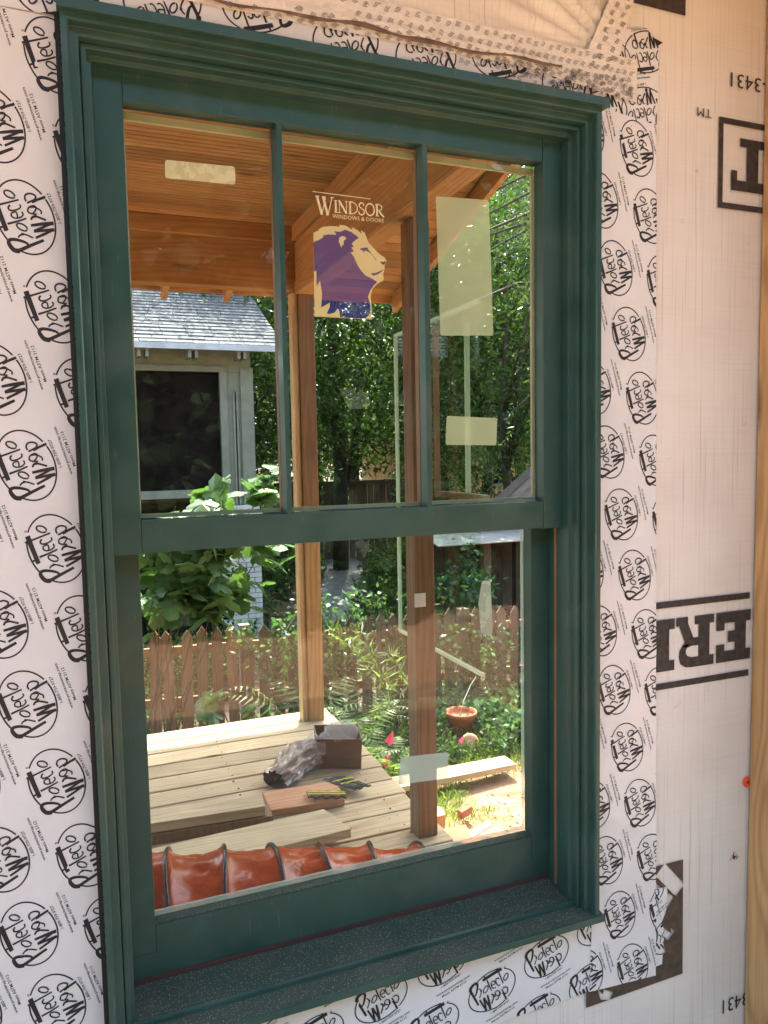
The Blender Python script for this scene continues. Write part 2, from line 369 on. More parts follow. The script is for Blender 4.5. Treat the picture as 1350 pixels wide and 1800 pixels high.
def leaves(name, P, size, aspect=.4, mat=None, parent=None, droop=.3, kind=None, up_=0.):
    """many small folded leaves, one quad each, at the points P"""
    P = np.asarray(P, float); n = len(P)
    d = rng.normal(size=(n, 3)); d[:, 2] -= droop; d /= np.linalg.norm(d, axis=1)[:, None]
    q = rng.normal(size=(n, 3)); q[:, 2] *= (1 - up_); s_ = np.cross(d, q); s_ /= np.linalg.norm(s_, axis=1)[:, None] + 1e-9
    nn = np.cross(d, s_); L = size * rng.uniform(.6, 1.3, n)[:, None]
    V = np.empty((n, 4, 3)); V[:, 0] = P; V[:, 2] = P + d * L
    mid = P + d * L * .45 - nn * L * .06
    V[:, 1] = mid + s_ * L * aspect * .5; V[:, 3] = mid - s_ * L * aspect * .5
    me = bpy.data.meshes.new(name); me.vertices.add(4 * n); me.vertices.foreach_set('co', V.ravel())
    me.loops.add(4 * n); me.loops.foreach_set('vertex_index', np.arange(4 * n, dtype=np.int32))
    me.polygons.add(n); me.polygons.foreach_set('loop_start', np.arange(0, 4 * n, 4, dtype=np.int32))
    me.polygons.foreach_set('loop_total', np.full(n, 4, dtype=np.int32)); me.update(); me.validate(); me.materials.append(mat)
    o = link(name, me, parent)
    if kind: o['kind'] = kind
    return o
def clumps(centers, per, sig):
    c = np.repeat(np.asarray(centers), per, axis=0); return c + rng.normal(size=c.shape) * np.asarray(sig)
# ------------------------------------------------------------------ flat print: triangles (u,v) clipped to convex outlines
def text_tris(body, size, off=.012):
    cu = bpy.data.curves.new('t', 'FONT'); cu.body = body; cu.size = size; cu.resolution_u = 2; cu.offset = off
    o = bpy.data.objects.new('t', cu); COL.objects.link(o)
    dg = bpy.context.evaluated_depsgraph_get(); me = o.evaluated_get(dg).to_mesh(); me.calc_loop_triangles()
    T = [[(me.vertices[i].co.x, me.vertices[i].co.y) for i in t.vertices] for t in me.loop_triangles]
    o.evaluated_get(dg).to_mesh_clear(); bpy.data.objects.remove(o); bpy.data.curves.remove(cu); return T
def clip(tri, poly):
    out = tri; n = len(poly)
    for i in range(n):
        ax, ay = poly[i]; bx, by = poly[(i + 1) % n]; inp = out; out = []
        if not inp: return []
        def sd_(p): return (bx - ax) * (p[1] - ay) - (by - ay) * (p[0] - ax)
        for k in range(len(inp)):
            p, q = inp[k], inp[(k + 1) % len(inp)]; a, b = sd_(p), sd_(q)
            if a >= 0: out.append(p)
            if (a >= 0) != (b >= 0):
                t = a / (a - b); out.append((p[0] + (q[0] - p[0]) * t, p[1] + (q[1] - p[1]) * t))
    return out if len(out) >= 3 else []
def ccw(poly):
    a = sum(poly[i][0] * poly[(i + 1) % len(poly)][1] - poly[(i + 1) % len(poly)][0] * poly[i][1] for i in range(len(poly)))
    return poly if a > 0 else poly[::-1]
def stroke(pts, w0, w1=None, closed=False):
    """ribbon along a polyline as quads"""
    n = len(pts); w1 = w0 if w1 is None else w1; L = []; Rr = []
    for i in range(n):
        if closed: a, b = pts[i - 1], pts[(i + 1) % n]
        else: a, b = pts[max(i - 1, 0)], pts[min(i + 1, n - 1)]
        dx, dy = b[0] - a[0], b[1] - a[1]; l = math.hypot(dx, dy) or 1; ww = (w0 + (w1 - w0) * i / max(1, n - 1)) / 2
        nx, ny = -dy / l * ww, dx / l * ww; L.append((pts[i][0] + nx, pts[i][1] + ny)); Rr.append((pts[i][0] - nx, pts[i][1] - ny))
    m_ = n if closed else n - 1
    return [[L[i], Rr[i], Rr[(i + 1) % n], L[(i + 1) % n]] for i in range(m_)]
def smooth(pts, k=4, closed=False):
    out = []; n = len(pts); rngi = range(n if closed else n - 1)
    g = (lambda i: pts[i % n]) if closed else (lambda i: pts[max(0, min(n - 1, i))])
    for i in rngi:
        p0, p1, p2, p3 = g(i - 1), g(i), g(i + 1), g(i + 2)
        for j in range(k):
            t = j / k
            out.append(tuple(.5 * ((2 * p1[c]) + (-p0[c] + p2[c]) * t + (2 * p0[c] - 5 * p1[c] + 4 * p2[c] - p3[c]) * t * t +
                                   (-p0[c] + 3 * p1[c] - 3 * p2[c] + p3[c]) * t ** 3) for c in (0, 1)))
    if not closed: out.append(pts[-1])
    return out
def ell(cx, cy, a, b, ang, t0=0, t1=360, n=22):
    o = []; c, s = math.cos(R(ang)), math.sin(R(ang))
    for i in range(n + 1):
        t = R(t0 + (t1 - t0) * i / n); x, y = a * math.cos(t), b * math.sin(t); o.append((cx + x * c - y * s, cy + x * s + y * c))
    return o
# the tape's brush-lettered oval: strokes read sideways (x right, y down), then turned upright
SK = [(ell(340, 415, 404, 290, 64, 140, 247, 22), 15, 15), (ell(340, 415, 404, 290, 64, 256, 403, 30), 15, 15), (ell(340, 415, 404, 290, 64, 66, 121, 14), 15, 15),
      ([(532, 640), (400, 705), (268, 772)], 26, 34), (smooth([(285, 772), (225, 765), (180, 715), (172, 672), (215, 655), (290, 664), (352, 684), (378, 712)]), 44, 18),
      ([(422, 624), (360, 600), (300, 586)], 15, 14), (smooth([(325, 594), (290, 606), (268, 634)]), 20, 13),
      (ell(307, 520, 58, 31, 25, 0, 350), 15, 15), ([(150, 572), (88, 410), (32, 258)], 40, 46), ([(352, 424), (260, 464), (160, 500)], 15, 20),
      ([(128, 528), (78, 545)], 22, 16), (smooth([(262, 425), (250, 370), (205, 380), (200, 412), (235, 432), (290, 420), (318, 388), (305, 358)]), 14, 14),
      (smooth([(185, 300), (168, 330), (188, 355), (240, 348), (285, 322), (292, 300), (280, 284)]), 17, 13), ([(274, 236), (180, 270), (80, 306), (6, 330)], 15, 20),
      (ell(180, 188, 58, 32, 25, 0, 350), 15, 15),
      ([(448, 622), (545, 570), (642, 512)], 22, 26), ([(642, 520), (530, 536), (430, 558)], 32, 20), ([(430, 550), (530, 500), (632, 443)], 22, 24), ([(634, 452), (510, 470), (398, 494)], 36, 24),
      ([(556, 425), (490, 404), (435, 388)], 18, 18), (smooth([(450, 392), (415, 405), (400, 436)]), 26, 16),
      (smooth([(460, 372), (400, 368), (368, 350), (375, 310), (420, 285), (452, 300), (440, 340), (420, 362)]), 15, 14), (smooth([(372, 305), (440, 300), (500, 330), (505, 365)]), 14, 14),
      (smooth([(350, 245), (335, 210), (350, 172), (400, 160), (445, 180), (440, 215), (400, 240), (360, 262)]), 15, 18), ([(410, 252), (470, 215), (548, 180)], 20, 26),
      (ell(14, 206, 9, 9, 0, 0, 350, 10), 5, 5)]
KU, KV = .000138, .0001315
def upright(p):
    x, y = p; x = x - .05 * (y - 415); return ((415 - y) * KU, (340 - x) * KV)
LOGO = []
for si, (pts, a, b) in enumerate(SK):
    for q in stroke(pts, a * 1.18, b * 1.18): LOGO.append(([upright(p) for p in q], si))
def smalltext(body, ps, pe):
    T = text_tris(body, 1.); w_ = max(p[0] for t in T for p in t); a, b = upright(ps), upright(pe)
    L = math.hypot(b[0] - a[0], b[1] - a[1]); k = L / w_; c, s = (b[0] - a[0]) / L * k, (b[1] - a[1]) / L * k
    h = min(1., .0062 / k)
    for t in T: LOGO.append(([(a[0] + p[0] * c - p[1] * h * s, a[1] + p[0] * s + p[1] * h * c) for p in t], 0))
smalltext('1-800-759-9727', (722, 448), (592, 128)); smalltext('www.protectowrap.com', (832, 520), (650, -10)); smalltext('Meets ASTM 2112', (868, 432), (725, 40))

def rumple(x, z):
    a = .0006 * (1 + math.sin(x * 47 + z * 9 + 2 * math.sin(z * 6))) + .0006 * (1 + math.sin(z * 29 - x * 23 + 1.5 * math.sin(x * 31)))
    for q, amp in ((math.sin(z * 3.1 + x * 4) * .5 + math.sin(z * 7.3) * .3, .0016), (math.sin(z * 5.2 - x * 9 + 1.), .0013)): a += amp * math.exp(-(q / .035) ** 2)
    return -a * .8
def sheet(mb, poly, y0, st=.009):
    x0, x1 = min(p[0] for p in poly), max(p[0] for p in poly); z0, z1 = min(p[1] for p in poly), max(p[1] for p in poly)
    i0, i1, j0, j1 = int(math.floor(x0 / st)), int(math.ceil(x1 / st)), int(math.floor(z0 / st)), int(math.ceil(z1 / st)); idx = {}
    for i in range(i0, i1):
        for j in range(j0, j1):
            q = clip([(i * st, j * st), ((i + 1) * st, j * st), ((i + 1) * st, (j + 1) * st), (i * st, (j + 1) * st)], poly)
            if len(q) < 3: continue
            F = []
            for p in q:
                k_ = (round(p[0], 5), round(p[1], 5))
                if k_ not in idx: idx[k_] = len(mb.v); mb.v.append((p[0], y0 + rumple(p[0], p[1]), p[1]))
                if idx[k_] not in F: F.append(idx[k_])
            if len(F) > 2: mb.f.append(tuple(F))
    return mb
def print_logos(name, parent, centers, rot, tapes, ylev, scale=1., step=.00002):
    """rot 90: reads upward, 0: reads rightward, 180: upside down"""
    c, s = math.cos(R(rot)), math.sin(R(rot)); mb = MB()
    for cx, cz in centers:
        if not any(min(p[0] for p in t) - .12 < cx < max(p[0] for p in t) + .12 and min(p[1] for p in t) - .12 < cz < max(p[1] for p in t) + .12 for t in tapes): continue
        for poly, si in LOGO:
            P = [(cx + (p[0] * c - p[1] * s) * scale, cz + (p[0] * s + p[1] * c) * scale) for p in poly]
            for t in tapes:
                q = clip(P, t)
                if not q: q = clip(P[::-1], t) if False else q
                if q: mb.add([(p[0], ylev - .00018 - si * step + rumple(p[0], p[1]), p[1]) for p in q], [tuple(range(len(q)))])
    return build(name, mb, M['print'], parent)

# =================================================================== the setting behind the glass
# ground: one sheet out to the horizon, finer near the house
GZ = -.8
def gz(x, y): return GZ + .03 * math.sin(x * 1.3 + y * .7) + .02 * math.sin(y * 2.1 - x) + max(0, y - 9) * .012
mb = MB(); xs = [-200, -60, -20, -8] + list(np.linspace(-4, 14, 37)) + [20, 60, 200]; ys = [-200, -60, -20, -8] + list(np.linspace(-4, 18, 45)) + [24, 60, 200]
nx = len(xs)
mb.add([(x, y, gz(x, min(y, 20))) for y in ys for x in xs], [(j * nx + i, j * nx + i + 1, (j + 1) * nx + i + 1, (j + 1) * nx + i) for j in range(len(ys) - 1) for i in range(nx - 1)])
struct(build('ground', mb, M['ground'], smooth=True))
# path
mb = MB(); pc = [(2.3, 7.6), (2.9, 8.8), (3.7, 10.2), (4.4, 12.0), (4.9, 14), (5.2, 17)]
for i in range(5):
    (a, b), (c, d) = pc[i], pc[i + 1]
    mb.add([(a - .35, b, gz(a, b) + .03), (a + .55, b - .2, gz(a, b) + .03), (c + .5, d - .2, gz(c, d) + .03), (c - .35, d, gz(c, d) + .03)], [(0, 1, 2, 3)])
struct(build('path', mb, M['concrete']))

# ---- deck (both sides of the wall)
deck = thing('porch_deck', (0, 1.7, -.05), 'pale wooden porch deck of planks laid along the wall, seen through the glass', 'deck')
DX0, DX1 = -2.2, 1.34
me = MB().box(DX0, DX1, 0, .151, -.035, 0).mesh('deck_board', M['deck'])
y = 3.2 - .151; k = 0
while y > .05:
    o = place('deck_board', me, deck, (random.uniform(-.012, .012), y, random.uniform(-.0015, .0015)))
    b = o.modifiers.new('bevel', 'BEVEL'); b.width = .006; b.segments = 2; y -= .1605
build('rim_joist', MB().box(DX0, DX1 - .03, 3.15, 3.185, -.28, -.037).box(DX1 - .06, DX1 - .03, .1, 3.148, -.28, -.037), M['deck'], deck)
for x in (DX0, -.6, .6): build('joist', MB().box(x, x + .04, .1, 3.1, -.28, -.037), M['beamy'], deck)
for (x, y) in ((1.2, 3.05), (1.2, .4), (-.5, 3.05)):
    build('deck_support', MB().box(x, x + .09, y, y + .09, -1., -.282), M['post'], deck)
mb = MB(); y = 3.2 - .151
while y > .05:
    for x in (-.56, .02, .62, 1.21):
        for dy in (.03, .12): mb.tube([(x + random.gauss(0, .006), y + dy, .0), (x + random.gauss(0, .001), y + dy, .0012)], .003, 8)
    y -= .1605
build('deck_screws', mb, M['nail'], deck, kind='stuff')
P = [(random.uniform(.1, 1.3), random.uniform(1.2, 3.1)) for _ in range(420)]; mb = MB()
for x, y in P:
    a_ = random.uniform(0, 3.14); l = random.uniform(.002, .009); c_, s_ = math.cos(a_) * l, math.sin(a_) * l
    mb.add([(x - c_, y - s_, .002), (x - s_ * .3, y + c_ * .3, .005), (x + c_, y + s_, .003), (x + s_ * .3, y - c_ * .3, .002)], [(0, 1, 2), (0, 2, 3)])
tag(build('wood_shavings', mb, M['treated']), 'tiny wood shavings scattered on the deck boards', 'shavings', kind='stuff')
front = thing('entry_deck', (0, -1.5, -.05), 'wooden deck floor under the camera in front of the wrapped wall', 'deck')
me2 = MB().box(-2.4, 2.4, 0, .137, -.035, 0).mesh('deck_board', M['deck'])
y = -.15
while y > -3.2: place('deck_board', me2, front, (0, y, 0)); y -= .142

# ---- posts
fp = thing('porch_post', (1.21, 3.06, 0), 'far porch post of two pieces, pale edge board beside brown timber, on deck corner', 'post', 'porch posts')
build('timber', MB().box(1.185, 1.275, 3.0, 3.09, 1.28, 2.5), M['post'], fp, bev=.003)
build('timber', MB().box(1.185, 1.275, 3.0, 3.09, 0, 1.278), M['postmid'], fp, bev=.003)
build('edge_board', MB().box(1.15, 1.183, 3.02, 3.10, 0, 2.5), M['postpale'], fp, bev=.003)
npost = thing('porch_post', (1.25, 1.55, 0), 'near brown square porch post, standing on the deck edge behind the lower sash', 'post', 'porch posts')
build('timber', MB().box(1.214, 1.30, 1.50, 1.588, 0, 2.48), M['post'], npost, bev=.003)
tag(build('post_label', MB().box(*sorted((at(729, 1055, y=1.497).x, at(748, 1055, y=1.497).x)), 1.495, 1.499, at(738, 1067, y=1.497).z, at(738, 1043, y=1.497).z), M['whitepaper']),
    'small white printed label fixed on the near brown porch post', 'label')

# ---- ceiling, beams, roof overhang
ceil = thing('porch_ceiling', (0, 1.5, 2.85), 'orange wood beadboard ceiling seen through the upper panes', 'ceiling')
mb = MB().box(-2.5, 1.169, 0, .0335, 0, .015).box(-2.5, 1.169, .0385, .0725, 0, .015).box(-2.5, 1.169, .033, .039, .010, .016).box(-2.5, 1.169, .072, .0778, .011, .016)
me = mb.mesh('ceiling_board', M['ceil']); y = .16  # two beads a board
while y < 3.0: place('ceiling_board', me, ceil, (random.uniform(-.0005, 0), y, 2.851)); y += .078
c2 = thing('entry_ceiling', (0, -1.2, 2.85), 'wooden beadboard ceiling above the camera side of the wall', 'ceiling')
me = MB().box(-3, 3, 0, .13, 0, .015).mesh('ceiling_board', M['ceil']); y = -.14
while y > -1.0: place('ceiling_board', me, c2, (0, y, 2.95)); y -= .134

fr = thing('porch_beams', (1.22, 3.05, 2.5), 'orange timber beams framing the top of the porch, meeting at the far post', 'beam')
build('beam', MB().box(-2.6, 1.168, 3.0, 3.09, 2.505, 2.80), M['beamx'], fr, bev=.004)
build('beam', MB().box(1.17, 1.27, .16, 3.09, 2.49, 2.85), M['beamy'], fr, bev=.004)
build('trim_board', MB().box(-2.6, 1.166, 2.965, 2.998, 2.762, 2.85), M['beamx'], fr, bev=.003)
build('trim_board', MB().box(1.145, 1.168, .16, 2.963, 2.77, 2.85), M['beamy'], fr, bev=.003)
build('trim_board', MB().box(1.16, 1.168, .16, 2.99, 2.492, 2.55), M['beamy'], fr, bev=.002)
def zr(y): return 3.35 - (y - 2.69) * .281
rf = thing('porch_roof', (0, 1, 3.4), 'sloping wooden roof overhang with exposed soffit boards beyond the beams', 'roof')
ya, yb = -1.1, 4.5
build('roof_deck', MB().hexa([(-4, ya, zr(ya) + .02), (2.42, ya, zr(ya) + .02), (2.42, yb, zr(yb) + .02), (-4, yb, zr(yb) + .02)],
      [(-4, ya, zr(ya) + .10), (2.42, ya, zr(ya) + .10), (2.42, yb, zr(yb) + .10), (-4, yb, zr(yb) + .10)]), M['darkshingle'], rf)
ang = -math.atan(.281)
me = MB().box(-3.9, 2.38, 0, .100, 0, .015).mesh('soffit_board', M['ceil']); y = yb - .1
while y > -.2:
    place('soffit_board', me, rf, (random.uniform(-.02, 0), y, zr(y)), (ang, 0, 0)); y -= .103
build('rake_board', MB().hexa([(2.382, ya, zr(ya) - .13), (2.42, ya, zr(ya) - .13), (2.42, yb, zr(yb) - .13), (2.382, yb, zr(yb) - .13)],
      [(2.382, ya, zr(ya) + .018), (2.42, ya, zr(ya) + .018), (2.42, yb, zr(yb) + .018), (2.382, yb, zr(yb) + .018)]), M['beamy'], rf)
build('eave_board', MB().box(-4, 2.38, yb + .002, yb + .03, zr(yb) - .06, zr(yb) + .05), M['beamx'], rf)
for x in (-1.25, -.5, .25, .58, 1.02, 1.6):
    build('rafter_tail', MB().hexa([(x, 3.0, zr(3.0) - .13), (x + .045, 3.0, zr(3.0) - .13), (x + .045, yb - .03, zr(yb) - .13), (x, yb - .03, zr(yb) - .13)],
          [(x, 3.0, zr(3.0) - .003), (x + .045, 3.0, zr(3.0) - .003), (x + .045, yb - .03, zr(yb) - .003), (x, yb - .03, zr(yb) - .003)]), M['beamy'], rf)

# ---- side glazing unit between the near post and the wall
sw = thing('glazed_side_unit', (1.36, 1.2, .745), 'thin clear glass screen with pale green edges beside the near porch post', 'window')
def frame_x(x0, x1, y0, y1, z0, z1, t): 
    return MB().box(x0, x1, y0, y1, z0, z0 + t).box(x0, x1, y0, y1, z1 - t, z1).box(x0, x1, y0, y0 + t, z0 + t, z1 - t).box(x0, x1, y1 - t, y1, z0 + t, z1 - t)
build('outer_edge', MB().box(1.348, 1.362, 1.2, 2.0, .742, .755).box(1.348, 1.362, 1.2, 2.0, 2.107, 2.12).box(1.348, 1.362, 1.987, 2.0, .7552, 2.1068), M['clearedge'], sw)
build('glass_pane', MB().box(1.353, 1.357, 1.2135, 1.9865, .7555, 2.1065), M['sideglass'], sw)
build('inner_sash', MB().box(1.372, 1.39, 1.2, 1.64, 1.395, 1.419).box(1.372, 1.39, 1.2, 1.64, 2.076, 2.10).box(1.372, 1.39, 1.616, 1.64, 1.4192, 2.0758), M['tan'], sw)
build('centre_bar', MB().box(1.374, 1.388, 1.345, 1.365, 1.42, 2.075), M['clearedge'], sw)

# ---- picket fence
def fy(x): return 5.3 - .13 * x
fence = thing('picket_fence', (2.5, fy(2.5), GZ), 'weathered pointed picket fence running across the garden beyond the deck', 'fence')
pm = {}
for nm, mt in (('a', 'picket'), ('b', 'oldpicket')):
    pm[nm] = MB().prism([(-.045, 0, 0), (.045, 0, 0), (.045, 0, .86), (0, 0, .93), (-.045, 0, .86)], (0, .018, 0)).mesh('picket', M[mt])
x = -1.2; fa = -math.atan(.13)
while x < 6.6:
    o = place('picket', pm['a' if x < 1.3 else 'b'], fence, (x, fy(x), GZ + .015 + random.uniform(-.02, .02)), (random.gauss(0, .015), random.gauss(0, .018), fa)); x += .129
for z in (.28, .72):
    build('rail', MB().hexa([(-1.3, fy(-1.3) + .025, GZ + z), (6.7, fy(6.7) + .025, GZ + z), (6.7, fy(6.7) + .06, GZ + z), (-1.3, fy(-1.3) + .06, GZ + z)],
          [(-1.3, fy(-1.3) + .025, GZ + z + .07), (6.7, fy(6.7) + .025, GZ + z + .07), (6.7, fy(6.7) + .06, GZ + z + .07), (-1.3, fy(-1.3) + .06, GZ + z + .07)]), M['picket'], fence)
for x in (-.9, 1.2, 3.2, 5.2): build('fence_post', MB().box(x, x + .09, fy(x) + .065, fy(x) + .155, GZ - .1, .12), M['oldpicket'], fence)

# ---- neighbour house
hy = 8.0
hs = thing('neighbour_house', (0, hy + .5, GZ), 'neighbouring house with grey shingle roof, dark screened porch and pale trim', 'house')
ez = at(232, 600, y=hy).z; ex = at(496, 614, y=hy).x
xc = at(442, 700, y=hy + .4).x; wy = hy + .4
ox0, ox1 = -3.0, at(385, 655, y=wy).x; oz1, oz0 = at(300, 652, y=wy).z, at(300, 862, y=wy).z
build('wall', MB().box(-5, xc, wy, wy + .12, oz1, ez + .1).box(ox1 + .09, xc, wy, wy + .12, -.05, oz1 - .002), M['trim'], hs)
build('corner_board', MB().box(xc - .14, xc + .02, wy - .03, wy - .002, -.05, oz1 + .05), M['trim'], hs)
build('side_wall', MB().box(xc - .12, xc, wy + .122, wy + 5, -.05, ez + .1), M['trim'], hs)
px0, px1 = ox1 + .18, xc - .2
mb = MB(); z0, z1 = .05, oz1 - .2
mb.box(px0, px1, wy - .025, wy - .002, z0, z0 + .05).box(px0, px1, wy - .025, wy - .002, z1 - .05, z1).box(px0, px0 + .04, wy - .025, wy - .002, z0 + .05, z1 - .05).box(px1 - .04, px1, wy - .025, wy - .002, z0 + .05, z1 - .05)
build('panel_moulding', mb, M['trim'], hs)
build('screen_trim', MB().box(ox0, ox1 + .088, wy - .03, wy - .002, oz1 - .003, oz1 + .07).box(ox1, ox1 + .088, wy - .03, wy + .05, oz0, oz1 - .005).box(ox0, ox1 + .088, wy - .05, wy + .05, oz0 - .1, oz0 - .002), M['trim'], hs)
build('screen', MB().box(ox0, ox1 - .003, wy + .04, wy + .05, oz0, oz1 - .004), M['dark'], hs)
build('inner_wall', MB().box(-5, xc - .13, wy + 2.5, wy + 2.6, -.5, ez), M['darkwood'], hs)
build('foundation_wall', MB().box(-5, xc, wy - .02, wy + .1, GZ - .1, -.052), M['dark'], hs)
mb = MB(); z = GZ - .02; r_ = 0
while z < at(450, 960, y=wy).z + .5:
    x = at(405, 1050, y=wy).x - (0 if r_ % 2 else .1)
    while x < xc - .02:
        mb.box(x, min(x + .19, xc + .03), wy - .14, wy - .03, z, min(z + .057, -.055) if z < -.06 else z + .057); x += .2
    z += .066; r_ += 1
build('painted_brick', mb, M['brickw'], hs, kind='stuff')
build('porch_floor', MB().box(-5, xc + .02, wy - .16, wy + 2.5, -.05, 0) if False else MB().box(-5, ox1, wy + .06, wy + 2.4, oz0 - .15, oz0 - .05), M['darkwood'], hs)
# white chair seen in the screened porch
# roof with rows of shingles
pit = at(430, 510, y=hy + 1.4); 
best = min(np.linspace(.2, 3.5, 200), key=lambda d: abs((lambda q: q.x - ex)(at(430, 510, y=hy + d))))
tp = at(430, 510, y=hy + best); slope = (tp.z - ez) / best; slope = max(.3, min(1.1, slope))
Lr = 3.4; th = math.atan(slope)
rz = lambda d: ez + d * slope
build('roof_deck', MB().hexa([(-5, hy, ez - .06), (ex, hy, ez - .06), (ex, hy + Lr, rz(Lr) - .06), (-5, hy + Lr, rz(Lr) - .06)],
      [(-5, hy, ez - .012), (ex, hy, ez - .012), (ex, hy + Lr, rz(Lr) - .012), (-5, hy + Lr, rz(Lr) - .012)]), M['trim'], hs)
mb = MB(); rowd = .115; nrow = int(Lr / rowd)
for i in range(nrow):
    d0, d1 = i * rowd - .01, (i + 1) * rowd + .01; x = -5 + random.uniform(0, .2)
    while x < ex + .02:
        x1 = min(x + .298, ex + .03); t = random.uniform(.010, .018)
        if x1 - x > .03: mb.add([(x, hy + d0, rz(d0) + t), (x1, hy + d0, rz(d0) + t), (x1, hy + d1, rz(d1) - .002), (x, hy + d1, rz(d1) - .002), (x, hy + d0, rz(d0) - .01), (x1, hy + d0, rz(d0) - .01)], [(0, 1, 2, 3), (4, 5, 1, 0), (5, 2, 1), (4, 0, 3)])
        x += .305
build('shingles', mb, M['shingle'], hs, kind='stuff')
build('gutter', MB().box(-5, ex + .03, hy - .03, hy - .002, ez - .07, ez + .0), M['metal'], hs)
for px_ in (240, 254, 328, 340, 414, 424):
    x = at(px_, 620, y=hy + .15).x; build('rafter_end', MB().box(x, x + .035, hy + .02, hy + .3, ez - .16, ez - .07), M['trim'], hs)
ch = thing('rocking_chair', (at(352, 858, y=wy + .9).x, wy + .9, oz0 - .05), 'pale slatted chair back inside the dark screened porch next door', 'chair')
bx, bz = ch.location.x, ch.location.z
build('seat', MB().box(bx - .25, bx + .25, wy + .7, wy + 1.15, bz + .02, bz + .05), M['trim'], ch)
build('top_rail', MB().box(bx - .25, bx + .25, wy + 1.1, wy + 1.13, bz + .36, bz + .42), M['trim'], ch)
for k in range(7): build('slat', MB().box(bx - .24 + k * .075, bx - .21 + k * .075, wy + 1.1, wy + 1.12, bz + .052, bz + .358), M['trim'], ch)

# ---- garden shed on the right
sy = 7.5
sh = thing('garden_shed', (5.5, sy + 1, GZ), 'old plank garden shed with grey metal pent roof behind the fence', 'shed')
a = at(758, 950, y=sy); 
x = a.x
while x < 7.6:
    build('plank', MB().box(x, x + .17, sy + .35, sy + .375, GZ, .46 + random.uniform(-.01, 0)), M['shedwood'], sh); x += .178
me = MB().hexa([(0, 0, 0), (.27, 0, 0), (.27, .62, .10), (0, .62, .10)], [(0, 0, .012), (.27, 0, .012), (.27, .62, .112), (0, .62, .112)]).mesh('metal_sheet', M['metal'])
x = a.x - .02
while x < 7.6: place('metal_sheet', me, sh, (x, sy - .25, .40)); x += .275
build('door_post', MB().box(4.86, 4.97, sy - .02, sy + .08, GZ, .40), M['picket'], sh)
build('door_post', MB().box(5.35, 5.46, sy - .02, sy + .08, GZ, .40), M['shedwood'], sh)
gx0, gk, gz0 = 4.98, .75, .56; mid = 7.4; zl = lambda x: gz0 + (x - gx0) * gk
z = gz0
while z < zl(mid) - .12:
    f, f2 = (z - gz0) / gk, (z + .118 - gz0) / gk
    build('siding_board', MB().prism([(gx0 + f + .02, sy + .36, z), (9.2, sy + .36, z), (9.2, sy + .385, z + .118), (gx0 + f2 + .02, sy + .385, z + .118)], (0, .012, 0)), M['grey'], sh); z += .12
build('rake_board', MB().prism([(gx0 - .12, sy + .27, zl(gx0 - .12) - .05), (mid, sy + .27, zl(mid) - .05), (mid, sy + .27, zl(mid) + .07), (gx0 - .12, sy + .27, zl(gx0 - .12) + .07)], (0, .05, 0)), M['grey'], sh)
build('roof', MB().hexa([(gx0 - .14, sy + .24, zl(gx0 - .14) + .075), (mid, sy + .24, zl(mid) + .075), (mid, sy + .5, zl(mid) + .075), (gx0 - .14, sy + .5, zl(gx0 - .14) + .075)],
      [(gx0 - .15, sy + .23, zl(gx0 - .15) + .10), (mid, sy + .23, zl(mid) + .10), (mid, sy + .5, zl(mid) + .10), (gx0 - .15, sy + .5, zl(gx0 - .15) + .10)]), M['darkshingle'], sh)

# ---- far things
ah = thing('apricot_house', (13, 19.5, GZ), 'apricot coloured house with brown roof and white window far beyond the shed', 'house')
build('wall', MB().box(9.2, 20, 19, 24, GZ, 2.0), M['apricot'], ah)
build('roof', MB().hexa([(8.6, 18.4, 1.95), (20.6, 18.4, 1.95), (20.6, 21.5, 3.9), (8.6, 21.5, 3.9)], [(8.6, 18.4, 2.07), (20.6, 18.4, 2.07), (20.6, 21.5, 4.05), (8.6, 21.5, 4.05)]), M['trim'], ah)
wn = build('window', MB().box(11.4, 12.2, 18.95, 18.998, .5, 1.75), M['trim'], ah); build('pane', MB().box(11.5, 12.1, 18.93, 18.948, .6, 1.65), M['dark'], wn)
bf = thing('board_fence', (4, 14.6, GZ), 'dark weathered board fence far behind the garden trees', 'fence')
me = MB().box(0, .14, 0, .02, 0, 1.75).mesh('board', M['shedwood']); x = 2.3
while x < 8: place('board', me, bf, (x, 14.6 + random.uniform(-.01, .01), -.78 + random.uniform(-.02, .02))); x += .15
build('rail', MB().box(2.3, 8.05, 14.55, 14.598, .9, .99), M['shedwood'], bf)

# ---- trees
def tree(x, y, H, rad, nclump, per, leaf, mat, label, trunk_r=.14, low=.25, lean=(0, 0), sig=.24, aspect=.38, group='trees behind the garden', droop=.4):
    g = gz(x, min(y, 20)); t = thing('leafy_tree', (x, y, g), label, 'tree', group)
    mb = MB(); top = Vector((x + lean[0], y + lean[1], g + H * .8)); base = Vector((x, y, g - .1))
    pts = [base.lerp(top, k / 6) + Vector((random.gauss(0, .06), random.gauss(0, .06), 0)) * (k > 0) for k in range(7)]
    mb.tube(pts, trunk_r, 8, trunk_r * .3); C_ = []
    cc = Vector((x + lean[0] * .7, y + lean[1] * .7, g + H * (1 + low) / 2)); hz = H * (1 - low) / 2
    for k in range(nclump):
        u = rng.normal(size=3); u /= np.linalg.norm(u); rr = rng.uniform(.35, 1) ** .6
        C_.append((cc.x + u[0] * rad * rr, cc.y + u[1] * rad * rr, cc.z + u[2] * hz * rr))
    for k in range(16):
        e = Vector(C_[k * len(C_) // 16]); f = random.uniform(.3, .9); s0 = pts[int(f * 6)]
        m_ = s0.lerp(e, .5) + Vector((0, 0, .25)); mb.tube([s0, m_, e], trunk_r * .35, 5, .012)
    build('trunk', mb, M['bark'], t, smooth=True)
    leaves('crown', clumps(C_, per, sig), leaf, aspect, M[mat], t, droop)
    return t
